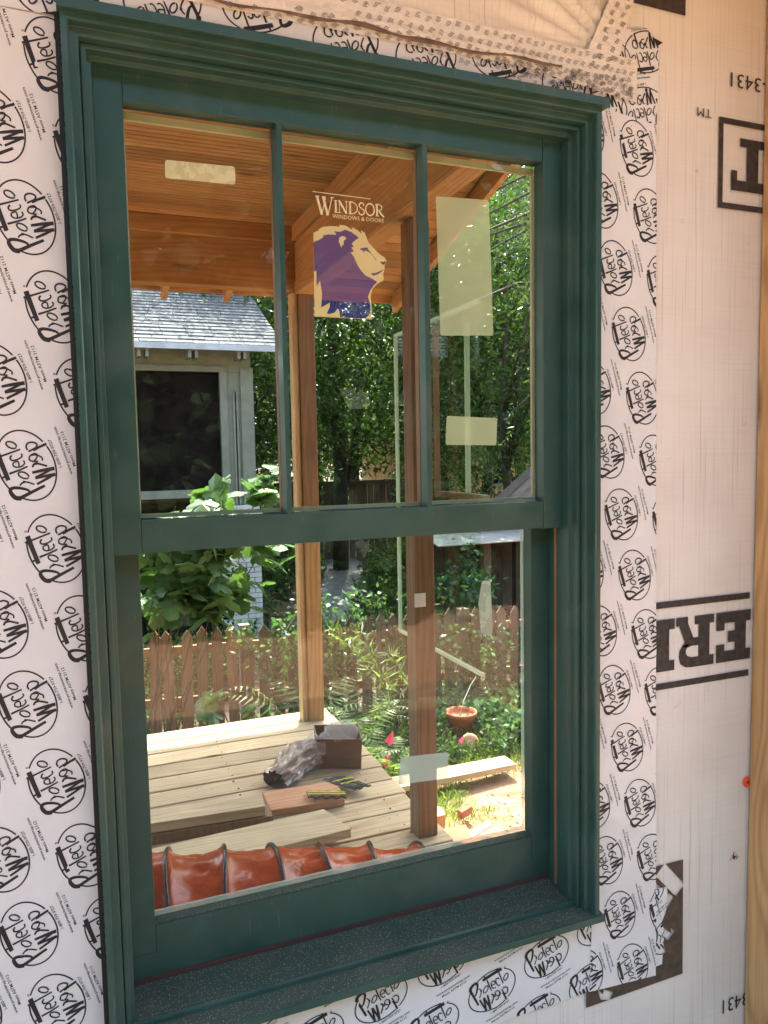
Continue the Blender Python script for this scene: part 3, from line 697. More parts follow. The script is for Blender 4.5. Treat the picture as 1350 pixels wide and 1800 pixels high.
TL = [
 (4.7, 13.0, 9.5, 3.4, 380, 90, .13, 'leafdark', 'dark trunked tree left of centre, crown filling the middle pane', .17, .22),
 (2.2, 11.8, 8.0, 2.4, 300, 90, .11, 'leafmid', 'mid green tree just right of the neighbouring roof', .12, .12),
 (7.4, 12.0, 8.5, 3.0, 340, 90, .12, 'leaflight', 'light green tree behind the garden shed', .14, .14),
 (6.6, 9.9, 7.5, 1.7, 200, 80, .10, 'leafmid', 'slender tree rising just behind the shed roof', .09, .25),
 (9.8, 14.5, 9.5, 3.2, 300, 90, .14, 'leafdark', 'dark tree in front of the apricot house', .17, .32),
 (3.0, 19.0, 11.0, 4.0, 340, 90, .17, 'leafmid', 'broad tree farthest back on the left', .2, .1),
 (8.0, 21.0, 12.0, 4.5, 360, 90, .18, 'leaflight', 'broad pale tree farthest back in the middle', .2, .12),
 (15.5, 24.0, 12.0, 5.0, 360, 90, .2, 'leafdark', 'broad dark tree farthest back on the right', .2, .18),
 (1.0, 15.0, 10.0, 3.0, 200, 80, .15, 'leafdark', 'dark tree behind the neighbouring house roof', .17, .3),
]
for a in TL: tree(*a[:9], trunk_r=a[9], low=a[10])
# near pecan whose hanging branches fill the right-hand pane
def pecan():
    t = thing('pecan_tree', (6.5, 6.4, GZ), 'near tree hanging long drooping leaf sprays into the right-hand pane', 'tree', 'trees behind the garden')
    mb = MB(); mb.tube([(6.9, 6.2, -.9), (6.75, 6.2, 2), (6.3, 6.1, 4.2), (5.8, 6.0, 6.2)], .17, 8, .07); P = []; D = []
    for k in range(46):
        e = Vector((random.uniform(3.3, 6.4), random.uniform(4.7, 7.2), random.uniform(2.0, 5.4)))
        if e.x < 3.9 and e.z < 2.9: e.z += 1.2
        s0 = Vector((6.4, 6.1, min(6, e.z + random.uniform(.3, 1)))); m_ = s0.lerp(e, .55) + Vector((0, 0, .3))
        mb.tube([s0, m_, e], .03, 4, .008)
        for j in range(16):
            f = random.uniform(.35, 1); b = s0.lerp(m_, f * 2) if f < .5 else m_.lerp(e, f * 2 - 1)
            b = b + Vector((random.gauss(0, .14), random.gauss(0, .14), random.gauss(0, .1)))
            dr = Vector((random.gauss(0, .5), random.gauss(0, .5), -1)).normalized()
            for q in range(9):
                P.append(b + dr * (.035 * q)); sgn = 1 if q % 2 else -1
                sd2 = dr.cross(Vector((random.gauss(0, .3), 1, .2))).normalized() * sgn; D.append((sd2 + dr * .9).normalized())
    build('trunk', mb, M['bark'], t, smooth=True)
    n = len(P); P = np.array(P); D = np.array(D); q = rng.normal(size=(n, 3)) * .5 + np.array([0, 1., 0]); s_ = np.cross(D, q); s_ /= np.linalg.norm(s_, axis=1)[:, None]
    L = rng.uniform(.055, .095, n)[:, None]; V = np.empty((n, 4, 3)); V[:, 0] = P; V[:, 2] = P + D * L; V[:, 1] = P + D * L * .4 + s_ * L * .14; V[:, 3] = P + D * L * .4 - s_ * L * .14
    me = bpy.data.meshes.new('crown'); me.vertices.add(4 * n); me.vertices.foreach_set('co', V.ravel()); me.loops.add(4 * n)
    me.loops.foreach_set('vertex_index', np.arange(4 * n, dtype=np.int32)); me.polygons.add(n)
    me.polygons.foreach_set('loop_start', np.arange(0, 4 * n, 4, dtype=np.int32)); me.polygons.foreach_set('loop_total', np.full(n, 4, dtype=np.int32))
    me.update(); me.materials.append(leafmat('grey_green_leaves', (.022, .045, .02), (.07, .11, .05), .35, .28)); link('crown', me, t)
pecan()
# far wood behind everything, and unseen leaves added behind the camera to darken the glass reflections
P = []
for k in range(900):
    x = rng.uniform(-12, 34); P.append((x, 29 + rng.uniform(0, 5), rng.uniform(-.5, 9 + 2 * math.sin(x))))
tag(leaves('distant_wood', clumps(P, 60, .55), .3, .5, M['leafdark'], None, .2), 'distant green wood closing the view behind the gardens', 'wood', kind='stuff')
P = []
for k in range(1400):
    x = rng.uniform(-16, 22); P.append((x, -8.5 - rng.uniform(0, 2.5), rng.uniform(-.8, 6.2 + .5 * math.sin(x * .8))))
tag(leaves('unseen_foliage', clumps(P, 90, .45), .44, .65, M['leafdark'], None, .2), 'tall unseen bank of leaves added behind the camera to darken the glass reflections', 'unseen_foliage', kind='stuff')

# ---- shrubs and understorey beyond the fence
def shrub(x, y, h, r, n, leaf, mat, label, per=40, cat='shrub', aspect=.5, group='shrubs beyond the fence', sig=.09):
    g = gz(x, y); t = thing('leafy_shrub', (x, y, g), label, cat, group); mb = MB(); C_ = []
    for k in range(n):
        a_, q = random.uniform(0, 6.28), random.random() ** .5; C_.append((x + r * q * math.cos(a_), y + r * q * math.sin(a_), g + h * random.uniform(.1, 1) * (1 - .4 * q)))
    for k in range(0, n, max(1, n // 9)): mb.tube([(x, y, g - .05), (x * .4 + C_[k][0] * .6, y * .4 + C_[k][1] * .6, C_[k][2] * .6 + g * .4), C_[k]], .014, 4, .005)
    build('stem', mb, M['stem'], t); leaves('foliage', clumps(C_, per, sig), leaf, aspect, M[mat], t, .2); return t
SH = [(2.7, 12.4, 1.8, .9, 60, .08, 'leafdark', 'dark shrub right of the neighbouring house corner'), (5.3, 10.9, 1.7, .7, 70, .07, 'leaflight', 'bright yellow green shrub seen low in the middle pane'),
      (4.7, 8.6, .9, .5, 45, .06, 'leafmid', 'mid green bush in front of the path bend'), (3.9, 12.9, .9, .5, 40, .10, 'leaflight', 'broad leaved bright clump beyond the path'),
      (3.2, 7.1, .5, .55, 40, .06, 'leafdark', 'low dark bush left of the path'), (6.2, 12.2, 1.9, .8, 60, .08, 'leafdark', 'dark shrub right of the bright one in the middle pane'),
      (7.6, 10.2, 2.4, .9, 80, .08, 'leafmid', 'shrub against the shed gable'), (1.9, 6.4, .7, .7, 50, .06, 'leafdark', 'low dark bush below the painted brick'),
      (.6, 6.7, .5, .8, 60, .06, 'leafmid', 'leafy bush behind the left-hand pickets'), (4.5, 7.2, 1.3, .3, 40, .09, 'leafblue', 'vine hanging from the shed pent roof'),
      (9.0, 12.4, 2.3, 1.2, 80, .09, 'leafmid', 'shrub in front of the apricot wall')]
for a in SH: shrub(*a)

# ---- plants on this side of the fence
def vine(x, w_, z0, z1, n, mat, label, leaf=.055):
    t = thing('climbing_vine', (x, fy(x) - .1, GZ), label, 'vine', 'vines climbing the picket fence'); mb = MB(); C_ = []
    for k in range(7):
        p = Vector((x + random.gauss(0, w_ * .4), fy(x) - .08, GZ)); pts = [p]
        for j in range(6):
            p = p + Vector((random.gauss(0, .07), random.gauss(0, .03), (z1 - GZ) / 6 * random.uniform(.7, 1.1))); pts.append(p)
        mb.tube(pts, .006, 4, .002)
        for q in pts[1:]: C_.append(q)
    for k in range(n): C_.append((x + random.gauss(0, w_ * .5), fy(x) - .1 + random.gauss(0, .06), random.uniform(z0, z1)))
    build('stem', mb, M['stem'], t); leaves('foliage', clumps(C_, 9, (.05, .04, .05)), leaf, .62, M[mat], t, .3)
vine(1.55, .22, -.7, .25, 30, 'leafblue', 'vine with small round leaves left of the far porch post')
vine(1.98, .25, -.6, .35, 34, 'leafblue', 'vine with small round leaves right of the far porch post')
vine(2.75, .2, -.7, .45, 22, 'leafmid', 'tall vine reaching above the pickets near the glass edge')
vine(3.3, .22, -.7, .0, 22, 'leafblue', 'low vine behind the terracotta pot')
vine(3.95, .22, -.7, -.1, 36, 'leafblue', 'low vine at the right end of the visible pickets')
def fern(x, y, n, L, label, mat='fern', g=GZ):
    t = thing('fern_plant', (x, y, g), label, 'fern', 'ferns beside the deck')
    for k in range(n):
        a_ = 6.28 * k / n + random.uniform(-.3, .3); l = L * random.uniform(.75, 1.15); h = l * random.uniform(.55, 1.0); mb = MB(); pts = []
        for j in range(15):
            f = j / 14; pts.append(Vector((x + math.cos(a_) * l * .75 * f, y + math.sin(a_) * l * .75 * f, g + h * (f * 1.9 - f * f * 1.15))))
        mb.tube(pts, .003, 3, .001, False)
        sx = Vector((-math.sin(a_), math.cos(a_), 0))
        for j in range(2, 15):
            f = j / 14; ll = l * .22 * math.sin(math.pi * min(1, .15 + f * .9)) + .01; d = (pts[j] - pts[j - 1]).normalized()
            for s_ in (-1, 1):
                e = pts[j] + sx * s_ * ll + d * ll * .3 - Vector((0, 0, ll * .25)); mb.add([pts[j] - d * .010, pts[j] + d * .010, e], [(0, 1, 2)])
        build('frond', mb, M[mat], t)
fern(1.75, 3.85, 11, .62, 'pale fern behind the brown box at the deck corner')
fern(2.05, 4.45, 12, .6, 'taller fern leaning toward the near porch post')
fern(2.0, 3.75, 8, .38, 'small fern beside the pink flags')
fern(1.55, 4.5, 10, .75, 'fern against the pickets behind the far post')
# tall feathery goldenrod-like stalks
t = thing('feathery_stalk', (2.2, 4.4, GZ), 'tall feathery green stalks leaning across the pickets left of the near post', 'plant')
mb = MB(); LP = []
for k in range(4):
    b = Vector((2.35 + random.gauss(0, .1), 4.4 + random.gauss(0, .1), GZ)); e = b + Vector((-.35 + random.gauss(0, .12), .1, random.uniform(.75, 1.05))); m_ = b.lerp(e, .5) + Vector((.08, 0, .05))
    mb.tube([b, m_, e], .006, 4, .002)
    for j in range(70): f = random.uniform(.25, 1); q = b.lerp(m_, f * 2) if f < .5 else m_.lerp(e, f * 2 - 1); LP.append(q)
build('stem', mb, M['stem'], t); leaves('foliage', LP, .13, .13, M['fern'], t, -.5)

# fig with large lobed leaves at the far left of the deck
def leafshape(lobes, L, nm):
    pts = [(0, 0)]
    for (a_, r_) in lobes: pts.append((r_ * math.sin(R(a_)) * L, r_ * math.cos(R(a_)) * L))
    mb = MB(); vs = [(0, 0, 0), (0, L * .35, .012)] + [(p[0], p[1], -.10 * abs(p[0]) - .12 * max(0, p[1]) ** 2 / L) for p in pts[1:]]
    n = len(pts) - 1; fs = [(1, 2 + i, 3 + i) for i in range(n - 1)] + [(0, 2, 1), (0, 1, 1 + n)]
    return mb.add(vs, fs).mesh(nm, M['figleaf'])
lob = [(-150, .28), (-118, .42), (-95, .36), (-68, .68), (-48, .72), (-36, .48), (-22, .85), (0, 1.05), (22, .85), (36, .48), (48, .72), (68, .68), (95, .36), (118, .42), (150, .28)]
L1 = leafshape(lob, .19, 'leaf'); L2 = leafshape([(a_, r_ * (1 + .08 * math.sin(a_))) for a_, r_ in lob], .115, 'leaf')
fig = thing('fig_bush', (.75, 4.0, GZ), 'fig bush with large lobed leaves beside the left end of the deck', 'bush')
mb = MB(); tips = []
for k in range(8):
    b = Vector((.38 + random.uniform(-.15, .15), 4.8 + random.uniform(-.1, .1), GZ)); e = Vector((random.uniform(.0, 1.6), random.uniform(4.25, 4.85), random.uniform(1.0, 1.42)))
    m_ = b.lerp(e, .55) + Vector((random.gauss(0, .1), 0, .1)); mb.tube([b, m_, e], .008, 5, .003); tips.append((b, m_, e))
build('stem', mb, M['stem'], fig)
for k in range(300):
    b, m_, e = random.choice(tips); f = random.uniform(.0, 1.03); p = m_.lerp(e, f) + Vector((random.gauss(0, .09), random.gauss(0, .09), random.gauss(0, .06)))
    if p.z < .3 + max(0, p.x - 1.2): p.z = random.uniform(.35, 1.0)
    if p.x < .2 and p.z < 1: p.x += .5
    place('leaf', random.choice((L1, L1, L2)), fig, p, (random.gauss(-.25, .5), random.gauss(0, .5), random.uniform(0, 6.28)))
fig2 = thing('fig_sprout', (.85, 3.75, GZ), 'low fig sprout with dark lobed leaves in front of the left pickets', 'bush')
build('stem', MB().tube([(.85, 3.75, GZ), (.83, 3.7, -.2), (.75, 3.68, .02)], .007, 5, .003).tube([(.84, 3.72, -.4), (1.0, 3.7, -.1)], .005, 4, .002), M['stem'], fig2)
for k in range(12): place('leaf', L2, fig2, (random.uniform(.62, 1.0), random.uniform(3.6, 3.8), random.uniform(-.2, .06)), (random.gauss(-.2, .3), random.gauss(0, .3), random.uniform(0, 6.28)))

# ground cover, grass
def patch(name, x0, x1, y0, y1, n, size, aspect, mat, label, cat, droop, h, hole=None, sig=.03, per=8):
    P = []
    while len(P) < n:
        x, y = random.uniform(x0, x1), random.uniform(y0, y1)
        if hole and hole(x, y): continue
        P.append((x, y, gz(x, y) + random.uniform(0, h)))
    return tag(leaves(name, clumps(P, per, sig), size, aspect, M[mat], None, droop), label, cat, kind='stuff')
patch('ground_cover', 2.6, 5.2, 3.75, 4.85, 1500, .06, .75, 'leafblue', 'heart leaved ground cover around the terracotta pot', 'ground cover', -.1, .2, lambda x, y: (x - 2.75) ** 2 + (y - 4.0) ** 2 < .07 or random.random() > min(1, (x - 2.3) * .8))
patch('ivy', .9, 3.4, 3.75, 5.0, 1300, .045, .7, 'leafmid', 'low ivy and weeds between the deck and the pickets', 'ivy', -.1, .10)
patch('grass', 1.5, 4.2, 3.0, 4.0, 1500, .06, .10, 'grass', 'short grass beside the deck edge', 'grass', -1.5, .01, lambda x, y: math.sin(x * 5 + y * 3) + math.sin(y * 7 - x * 2) < -.2)
patch('grass', 1.45, 3.4, 1.4, 3.1, 120, .05, .12, 'grass', 'sparse grass tufts on the red clay', 'grass', -1.2, .01)
patch('undergrowth', .2, 7.5, 5.5, 13.5, 2600, .085, .5, 'leafdark', 'dark undergrowth beyond the picket fence', 'undergrowth', -.2, .22, lambda x, y: abs((x - 2.3) - (y - 7.6) * .42) < .6)
P = [(random.uniform(1.42, 3.2), random.uniform(1.0, 3.3)) for _ in range(900)]
mb = MB()
for x, y in P:
    a_ = random.uniform(0, 3.14); l = random.uniform(.006, .03); c_, s_ = math.cos(a_) * l, math.sin(a_) * l; z = gz(x, y) + .004
    mb.add([(x - c_, y - s_, z), (x - s_ * .3, y + c_ * .3, z + .008), (x + c_, y + s_, z + .002), (x + s_ * .3, y - c_ * .3, z)], [(0, 1, 2), (0, 2, 3)])
tag(build('wood_chips', mb, M['plank']), 'wood chips and straw scattered on the red clay', 'wood chips', kind='stuff')

# =================================================================== things on the deck and the ground
def slab(name, c4, th, mat, label, cat, parent=None, group=None):
    P = [Vector(p) for p in c4]; o = build(name, MB().hexa([p - Vector((0, 0, th)) for p in P], P), mat, parent, bev=.003)
    return tag(o, label, cat, group) if label else o
# board pile
z = .09
slab('lumber_board', [(-.9, 2.13, z), (.672, 1.985, z), (.66, 1.86, z), (-.9, 1.99, z)], .042, M['plank'], 'thick board lying at left on the deck under the reddish one', 'board', group='loose boards on the deck')
slab('lumber_board', [(-.9, 2.125, .045), (.70, 1.975, .045), (.69, 1.85, .045), (-.9, 1.985, .045)], .043, M['post'], 'dark lower board of the stack lying at left on the deck', 'board', group='loose boards on the deck')
slab('lumber_board', [(.705, 2.13, .032), (1.06, 2.10, .032), (1.03, 1.90, .032), (.70, 1.93, .032)], .030, M['deckred'], 'board stained with red clay beside the nail strips', 'board', group='loose boards on the deck')
slab('lumber_board', [(-.35, 1.64, .10), (.89, 1.765, .075), (.94, 1.555, .075), (-.35, 1.42, .10)], .038, M['plank'], 'wide pale board lying askew nearest the red duct', 'board', group='loose boards on the deck')
slab('lumber_board', [(.2, 1.70, .052), (.75, 1.74, .034), (.78, 1.64, .034), (.2, 1.60, .052)], .032, M['post'], 'offcut propping up the wide pale board', 'board', group='loose boards on the deck')
g0 = GZ + .09
slab('lumber_board', [(1.5, 3.60, g0), (2.86, 3.60, g0), (2.86, 3.43, g0), (1.5, 3.42, g0)], .04, M['plank'], 'long pale plank lying on the grass right of the deck', 'board')
slab('wood_offcut', [at(764, 1418, z=-.70), at(777, 1418, z=-.70), at(783, 1432, z=-.70), at(764, 1436, z=-.70)], .09, M['treated'], 'square orange offcut beside the near post', 'offcut', group='offcuts on the clay')
a = at(825, 1475, z=-.76); slab('wood_offcut', [a, a + Vector((.22, .10, 0)), a + Vector((.20, .15, 0)), a + Vector((-.02, .05, 0))], .012, M['plank'], 'thin pointed wood splinter lying on the red clay', 'offcut', group='offcuts on the clay')
a = at(812, 1428, z=-.74); slab('brick_chunk', [a, a + Vector((.09, .03, .01)), a + Vector((.07, .09, 0)), a + Vector((-.01, .05, 0))], .05, M['chip'], 'broken red brick lump on the clay', 'brick')
a = at(775, 1490, z=-.76); slab('clay_slab', [a, a + Vector((.22, -.02, .0)), a + Vector((.25, .16, .02)), a + Vector((.02, .2, 0))], .05, M['chip'], 'flat red clay slab beside the corner of the deck', 'slab')
# open brown carton
bx = thing('brown_carton', (1.14, 2.42, 0), 'open brown carton at the far corner of the deck', 'box')
A = [Vector((1.04, 2.34, 0)), Vector((1.235, 2.25, 0)), Vector((1.29, 2.45, 0)), Vector((1.08, 2.53, 0))]
c = sum(A, Vector()) / 4; B = [c + (p - c) * 1.06 + Vector((0, 0, .155)) for p in A]
mb = MB()
for i in range(4):
    j = (i + 1) % 4; ai, aj, bi, bj = A[i], A[j], B[i], B[j]; ins = lambda p: c + (Vector((p.x, p.y, 0)) - Vector((c.x, c.y, 0))) * .96 + Vector((0, 0, p.z))
    mb.add([ai, aj, bj, bi, ins(ai), ins(aj), ins(bj), ins(bi)], [(0, 1, 2, 3), (5, 4, 7, 6), (3, 2, 6, 7)])
build('side', mb, M['brownbox'], bx); build('bottom', MB().hexa([p + Vector((0, 0, .002)) for p in A], [p + Vector((0, 0, .006)) for p in A]), M['brownbox'], bx)
def blob(name, c, r, mat, parent=None, sq=(1, 1, 1), nz=.25, seed=1, sub=4):
    bm = bmesh.new(); bmesh.ops.create_icosphere(bm, subdivisions=sub, radius=1); rr = np.random.default_rng(seed); ks = rr.normal(size=(14, 3)) * 3.2; ph = rr.uniform(0, 6, 14)
    for v in bm.verts:
        p = np.array(v.co); d = 1 + nz * sum(abs(math.sin(p @ k_ + q_)) - .6 for k_, q_ in zip(ks, ph)) / 5
        v.co = Vector([c[i] + p[i] * d * r * sq[i] for i in range(3)])
        if v.co.z < .003 and parent is None: v.co.z = .003
    me = bpy.data.meshes.new(name); bm.to_mesh(me); bm.free(); me.materials.append(mat); return link(name, me, parent)
tag(blob('plastic_bag', (1.17, 2.38, .15), .085, M['plastic'], sq=(1, 1, .6), nz=.5, seed=3), 'crumpled clear plastic wrapper lying in the brown carton', 'plastic bag')
bag = thing('plastic_sack', (.92, 2.32, 0), 'crumpled grey brown plastic sack slumped left of the carton, its dark mouth open', 'bag')
p0, p1 = Vector((1.04, 2.41, .075)), Vector((.77, 2.225, .038)); dd = (p1 - p0); sx_ = dd.cross(Vector((0, 0, 1))).normalized(); vs = []; n_, k_ = 26, 60
for i in range(n_ + 1):
    f = i / n_; c = p0 + dd * f + sx_ * .02 * math.sin(f * 5); r0 = .085 * (.55 + .45 * math.sin(min(1, f * 2.2 + .25) * 1.57)) * (1 - .32 * f)
    for j in range(k_):
        a_ = 2 * math.pi * j / k_
        r_ = r0 * (1 + .20 * abs(math.sin(3.5 * a_ + 3 * f)) ** .7 - .16 * abs(math.sin(6 * a_ - 5 * f + 1)) + .08 * math.sin(11 * a_ + 9 * f) - .12 * abs(math.sin(9 * f + 2 * a_)))
        p = c + sx_ * math.cos(a_) * r_ * 1.25 + Vector((0, 0, math.sin(a_) * r_ * .8)); p.z = max(.004, p.z); vs.append(p)
mb = MB().add(vs, [(i * k_ + j, i * k_ + (j + 1) % k_, (i + 1) * k_ + (j + 1) % k_, (i + 1) * k_ + j) for i in range(n_) for j in range(k_)] + [tuple(range(k_))])
build('sack_skin', mb, M['bag'], bag, smooth=False)
tag(blob('plastic_wrapper', (1.02, 2.37, .08), .085, M['plastic'], sq=(1, .7, .9), nz=.5, seed=11), 'clear crumpled plastic sheet draped over the near left side of the carton', 'plastic wrapper')
# nail strips
def nails(p, dirv, lean, n, label, ln=.075):
    t = thing('nail_strip', p, label, 'nails', 'collated nail strips on the deck'); p = Vector(p); d = Vector(dirv).normalized(); l = Vector(lean).normalized(); mb = MB()
    for k in range(n):
        a = p + d * (k * .0072) + Vector((0, 0, .012 + .004 * math.sin(k))); mb.tube([a, a + l * ln], .0022, 5); mb.tube([a + l * ln, a + l * (ln + .002)], .0042, 6)
    build('nails', mb, M['nail'], t); q = MB()
    for f in (.35, .62):
        a = p + l * ln * f + Vector((0, 0, .017)); b = a + d * (n * .0072); s_ = l * .004; q.hexa([a - s_, b - s_, b + s_, a + s_], [v + Vector((0, 0, .003)) for v in (a - s_, b - s_, b + s_, a + s_)])
    build('collation_strip', q, M['yellow'], t)
nails((.885, 2.02, .034), (1, -.45, 0), (-.15, -1, .10), 24, 'left strip of yellow banded nails on the reddish board', .085)
nails((1.03, 2.16, .004), (1, .25, 0), (.3, -1, .12), 13, 'upper layer of yellow banded nails right of the reddish board', .22)
nails((1.0, 2.14, .018), (1, .1, 0), (.5, -1, .08), 11, 'lower bundle of dark nails fanned on the bare deck', .20)
# terracotta
pc = at(811, 1284, z=-.74)
pt = thing('terracotta_pot', (pc.x, pc.y, pc.z), 'wide red terracotta pot standing among heart shaped leaves', 'pot')
build('bowl', MB().lathe([(0, 0), (.085, 0), (.115, .13), (.13, .135), (.132, .165), (.12, .165), (.118, .135), (.10, .12), (.06, .10), (0, .10)], pc, 28), M['terracotta'], pt, smooth=True)
build('plant_wire', MB().tube([pc + Vector((-.02, 0, .1)), pc + Vector((.02, 0, .24)), pc + Vector((.12, .05, .36)), pc + Vector((.17, .05, .42)), pc + Vector((.15, .02, .44))], .003, 5), M['whitepaper'], pt)
sc = at(826, 1306, y=4.0); M3 = Matrix.Rotation(R(62), 3, 'X') @ Matrix.Identity(3); M3 = Matrix.Rotation(R(-18), 3, 'Z') @ Matrix.Rotation(R(66), 3, 'X')
sa = thing('terracotta_saucer', (sc.x, sc.y, sc.z), 'upended pale terracotta saucer leaning in front of the pot', 'saucer')
build('dish', MB().lathe([(0, 0), (.055, 0), (.062, .004), (.066, -.018), (.074, -.02), (.076, 0.0), (.070, .008), (.062, .010), (.058, .012), (0, .012)], sc, 28, M3), M['saucer'], sa, smooth=True)
nrm = M3 @ Vector((0, 0, 1)); ux = M3 @ Vector((1, 0, 0)); uy = M3 @ Vector((0, 1, 0)); q0 = sc + nrm * .014
build('price_label', MB().prism([q0 - ux * .017 - uy * .02, q0 + ux * .017 - uy * .02, q0 + ux * .017 + uy * .02, q0 - ux * .017 + uy * .02], nrm * .001), M['whitepaper'], sa)
q1 = q0 + nrm * .0014; mb = MB()
for i_ in (-1, 1):
    for f_ in (-.010, 0, .010): o_ = q1 + ux * .006 * i_ + uy * f_; mb.add([o_ - ux * .004 - uy * .003, o_ + ux * .004 - uy * .003, o_ + ux * .004 + uy * .003, o_ - ux * .004 + uy * .003], [(0, 1, 2, 3)])
build('label_print', mb, M['print'], sa)
for (u_, v_, lab, big) in ((681, 1335, 'nearer and larger pink marker flag beside the deck edge', 1.2), (688, 1298, 'farther pink marker flag above the nearer one', 1.1), (812, 1300, 'small pink flag in front of the terracotta saucer', .6)):
    p = at(u_, v_, y=3.75 if big > 1 else 3.85); t = thing('marker_flag', (p.x, p.y, gz(p.x, p.y)), lab, 'flag', 'pink marker flags')
    build('wire', MB().tube([(p.x, p.y, GZ - .02), (p.x + .01, p.y, p.z + .05 * big)], .0015, 4), M['nail'], t)
    mb = MB(); w_ = .045 * big
    mb.add([(p.x + .012, p.y, p.z + .05 * big), (p.x + .008, p.y - .01, p.z - .03 * big), (p.x - w_ * .6, p.y - .03, p.z - .035 * big), (p.x - w_, p.y + .01, p.z - .01), (p.x + w_ * .6, p.y + .02, p.z - .05 * big)], [(0, 1, 2), (0, 2, 3), (0, 4, 1)])
    build('flag_cloth', mb, M['pink'], t)

# ---- red ventilation duct
duct = thing('flexible_duct', (.6, .9, 0), 'red plastic flexible duct with black wire rings lying along the wall', 'duct')
ax0 = Vector((-.6, 1.06, 0)); ax1 = Vector((1.75, .86, 0)); nr = 15; seg = 12; k = 64
dv = (ax1 - ax0); dvn = dv.normalized(); sid = dvn.cross(Vector((0, 0, 1))).normalized(); upv = Vector((0, 0, 1))
def drad(f): return .217 - .074 * (ax0.x + dv.x * f)
def dcen(f): return ax0 + dv * f + sid * .015 * math.sin(f * 9) + upv * (drad(f) + .003)
vs = []; nring = nr * seg; rq = [random.uniform(0, 6.28) for _ in range(40)]
for i in range(nring + 1):
    f = i / nring; c = dcen(f); ph = (i % seg) / seg; q = i // seg; sag = math.sin(math.pi * ph) ** .6; R0 = drad(f)
    for j in range(k):
        a = 2 * math.pi * j / k
        # creases run slantwise from ring to ring
        cr = abs(math.sin(6 * a + 2.6 * ph + rq[q])) ** 3 + .7 * abs(math.sin(9 * a - 4.2 * ph + rq[q + 7])) ** 4 + .5 * abs(math.sin(15 * a + 7 * ph + rq[q + 14])) ** 4
        r_ = R0 * (1 - .075 * sag * (1 + .5 * math.sin(2 * a + rq[q + 3]))) - .0065 * sag * cr
        p = c + sid * (math.cos(a) * r_) + upv * (math.sin(a) * r_); p.z = max(.004, p.z); vs.append(p)
mb = MB().add(vs, [(i * k + j, i * k + (j + 1) % k, (i + 1) * k + (j + 1) % k, (i + 1) * k + j) for i in range(nring) for j in range(k)])
build('duct_skin', mb, M['duct'], duct, smooth=True)
for i in range(nr + 1):
    f = i / nr; c = dcen(f); pts = []; R0 = drad(f) + .003
    for j in range(41):
        a = 2 * math.pi * j / 40; p = c + sid * (math.cos(a) * R0) + upv * (math.sin(a) * R0) + dvn * .010 * math.sin(a * 2 + i * 1.7); p.z = max(.006, p.z); pts.append(p)
    build('wire_ring', MB().tube(pts, .0058, 6, cap=False), M['ring'], duct, smooth=True)

# =================================================================== wrapped wall
WY = .034
wall = thing('wrapped_wall', (.5, .1, 0), 'wall covered in white ribbed house wrap around the window', 'wall')
OX0, OX1, OZ0, OZ1 = .012, .945, .615, 2.232
build('sheathing', MB().box(-2.4, OX0, WY + .002, .15, -.02, 3.2).box(OX1, 2.6, WY + .002, .15, -.02, 3.2).box(OX0 + .001, OX1 - .001, WY + .002, .15, -.02, OZ0).box(OX0 + .001, OX1 - .001, WY + .002, .15, OZ1, 3.2), M['shedwood'], wall)
# wrap sheet with folds gathered at the window's upper right corner
fx, fz = 1.03, 2.34
def wy_(x, z):
    dx, dz = x - fx, z - fz; r_ = math.hypot(dx, dz); a = math.atan2(dz, dx); d = 0.
    if dx < .06 and dz > -.12:
        for a0, amp, wd in ((2.72, .006, .055), (2.50, .0075, .05), (2.95, .005, .05), (2.22, .006, .06), (3.12, .004, .04)):
            d += 2.1 * amp * math.exp(-((a - a0 + .12 * r_) / wd) ** 2) * math.exp(-((r_ - .16) / .16) ** 2)
    d += .0011 * math.sin(x * 9 + z * 3) + .0008 * math.sin(z * 14 + x * 4) + .0007 * math.sin(x * 31 - z * 5)
    d += .0016 * math.exp(-((z - 1.62 - .05 * math.sin(x * 4)) / .006) ** 2) + .0013 * math.exp(-((z - 1.9 + .3 * (x - 1.2)) / .005) ** 2)
    return WY - max(0, d)
def grid(x0, x1, z0, z1, st):
    mb = MB(); n1 = max(1, int((x1 - x0) / st)); n2 = max(1, int((z1 - z0) / st)); X_ = np.linspace(x0, x1, n1 + 1); Z_ = np.linspace(z0, z1, n2 + 1)
    return mb.add([(x, wy_(x, z), z) for z in Z_ for x in X_], [(j * (n1 + 1) + i, j * (n1 + 1) + i + 1, (j + 1) * (n1 + 1) + i + 1, (j + 1) * (n1 + 1) + i) for j in range(n2) for i in range(n1)])
mb = grid(-2.2, OX0, 0, OZ1, .08)
for g in (grid(OX1, 2.4, 0, OZ1, .02), grid(OX0, OX1, 0, OZ0, .05), grid(-2.2, -.01, OZ1, 3.1, .08), grid(-.01, 1.5, OZ1, 2.8, .0085), grid(1.5, 2.4, OZ1, 3.1, .05), grid(-.01, 1.5, 2.8, 3.1, .05)): mb.add(g.v, g.f)
build('house_wrap', mb, M['wrap'], wall, smooth=True)

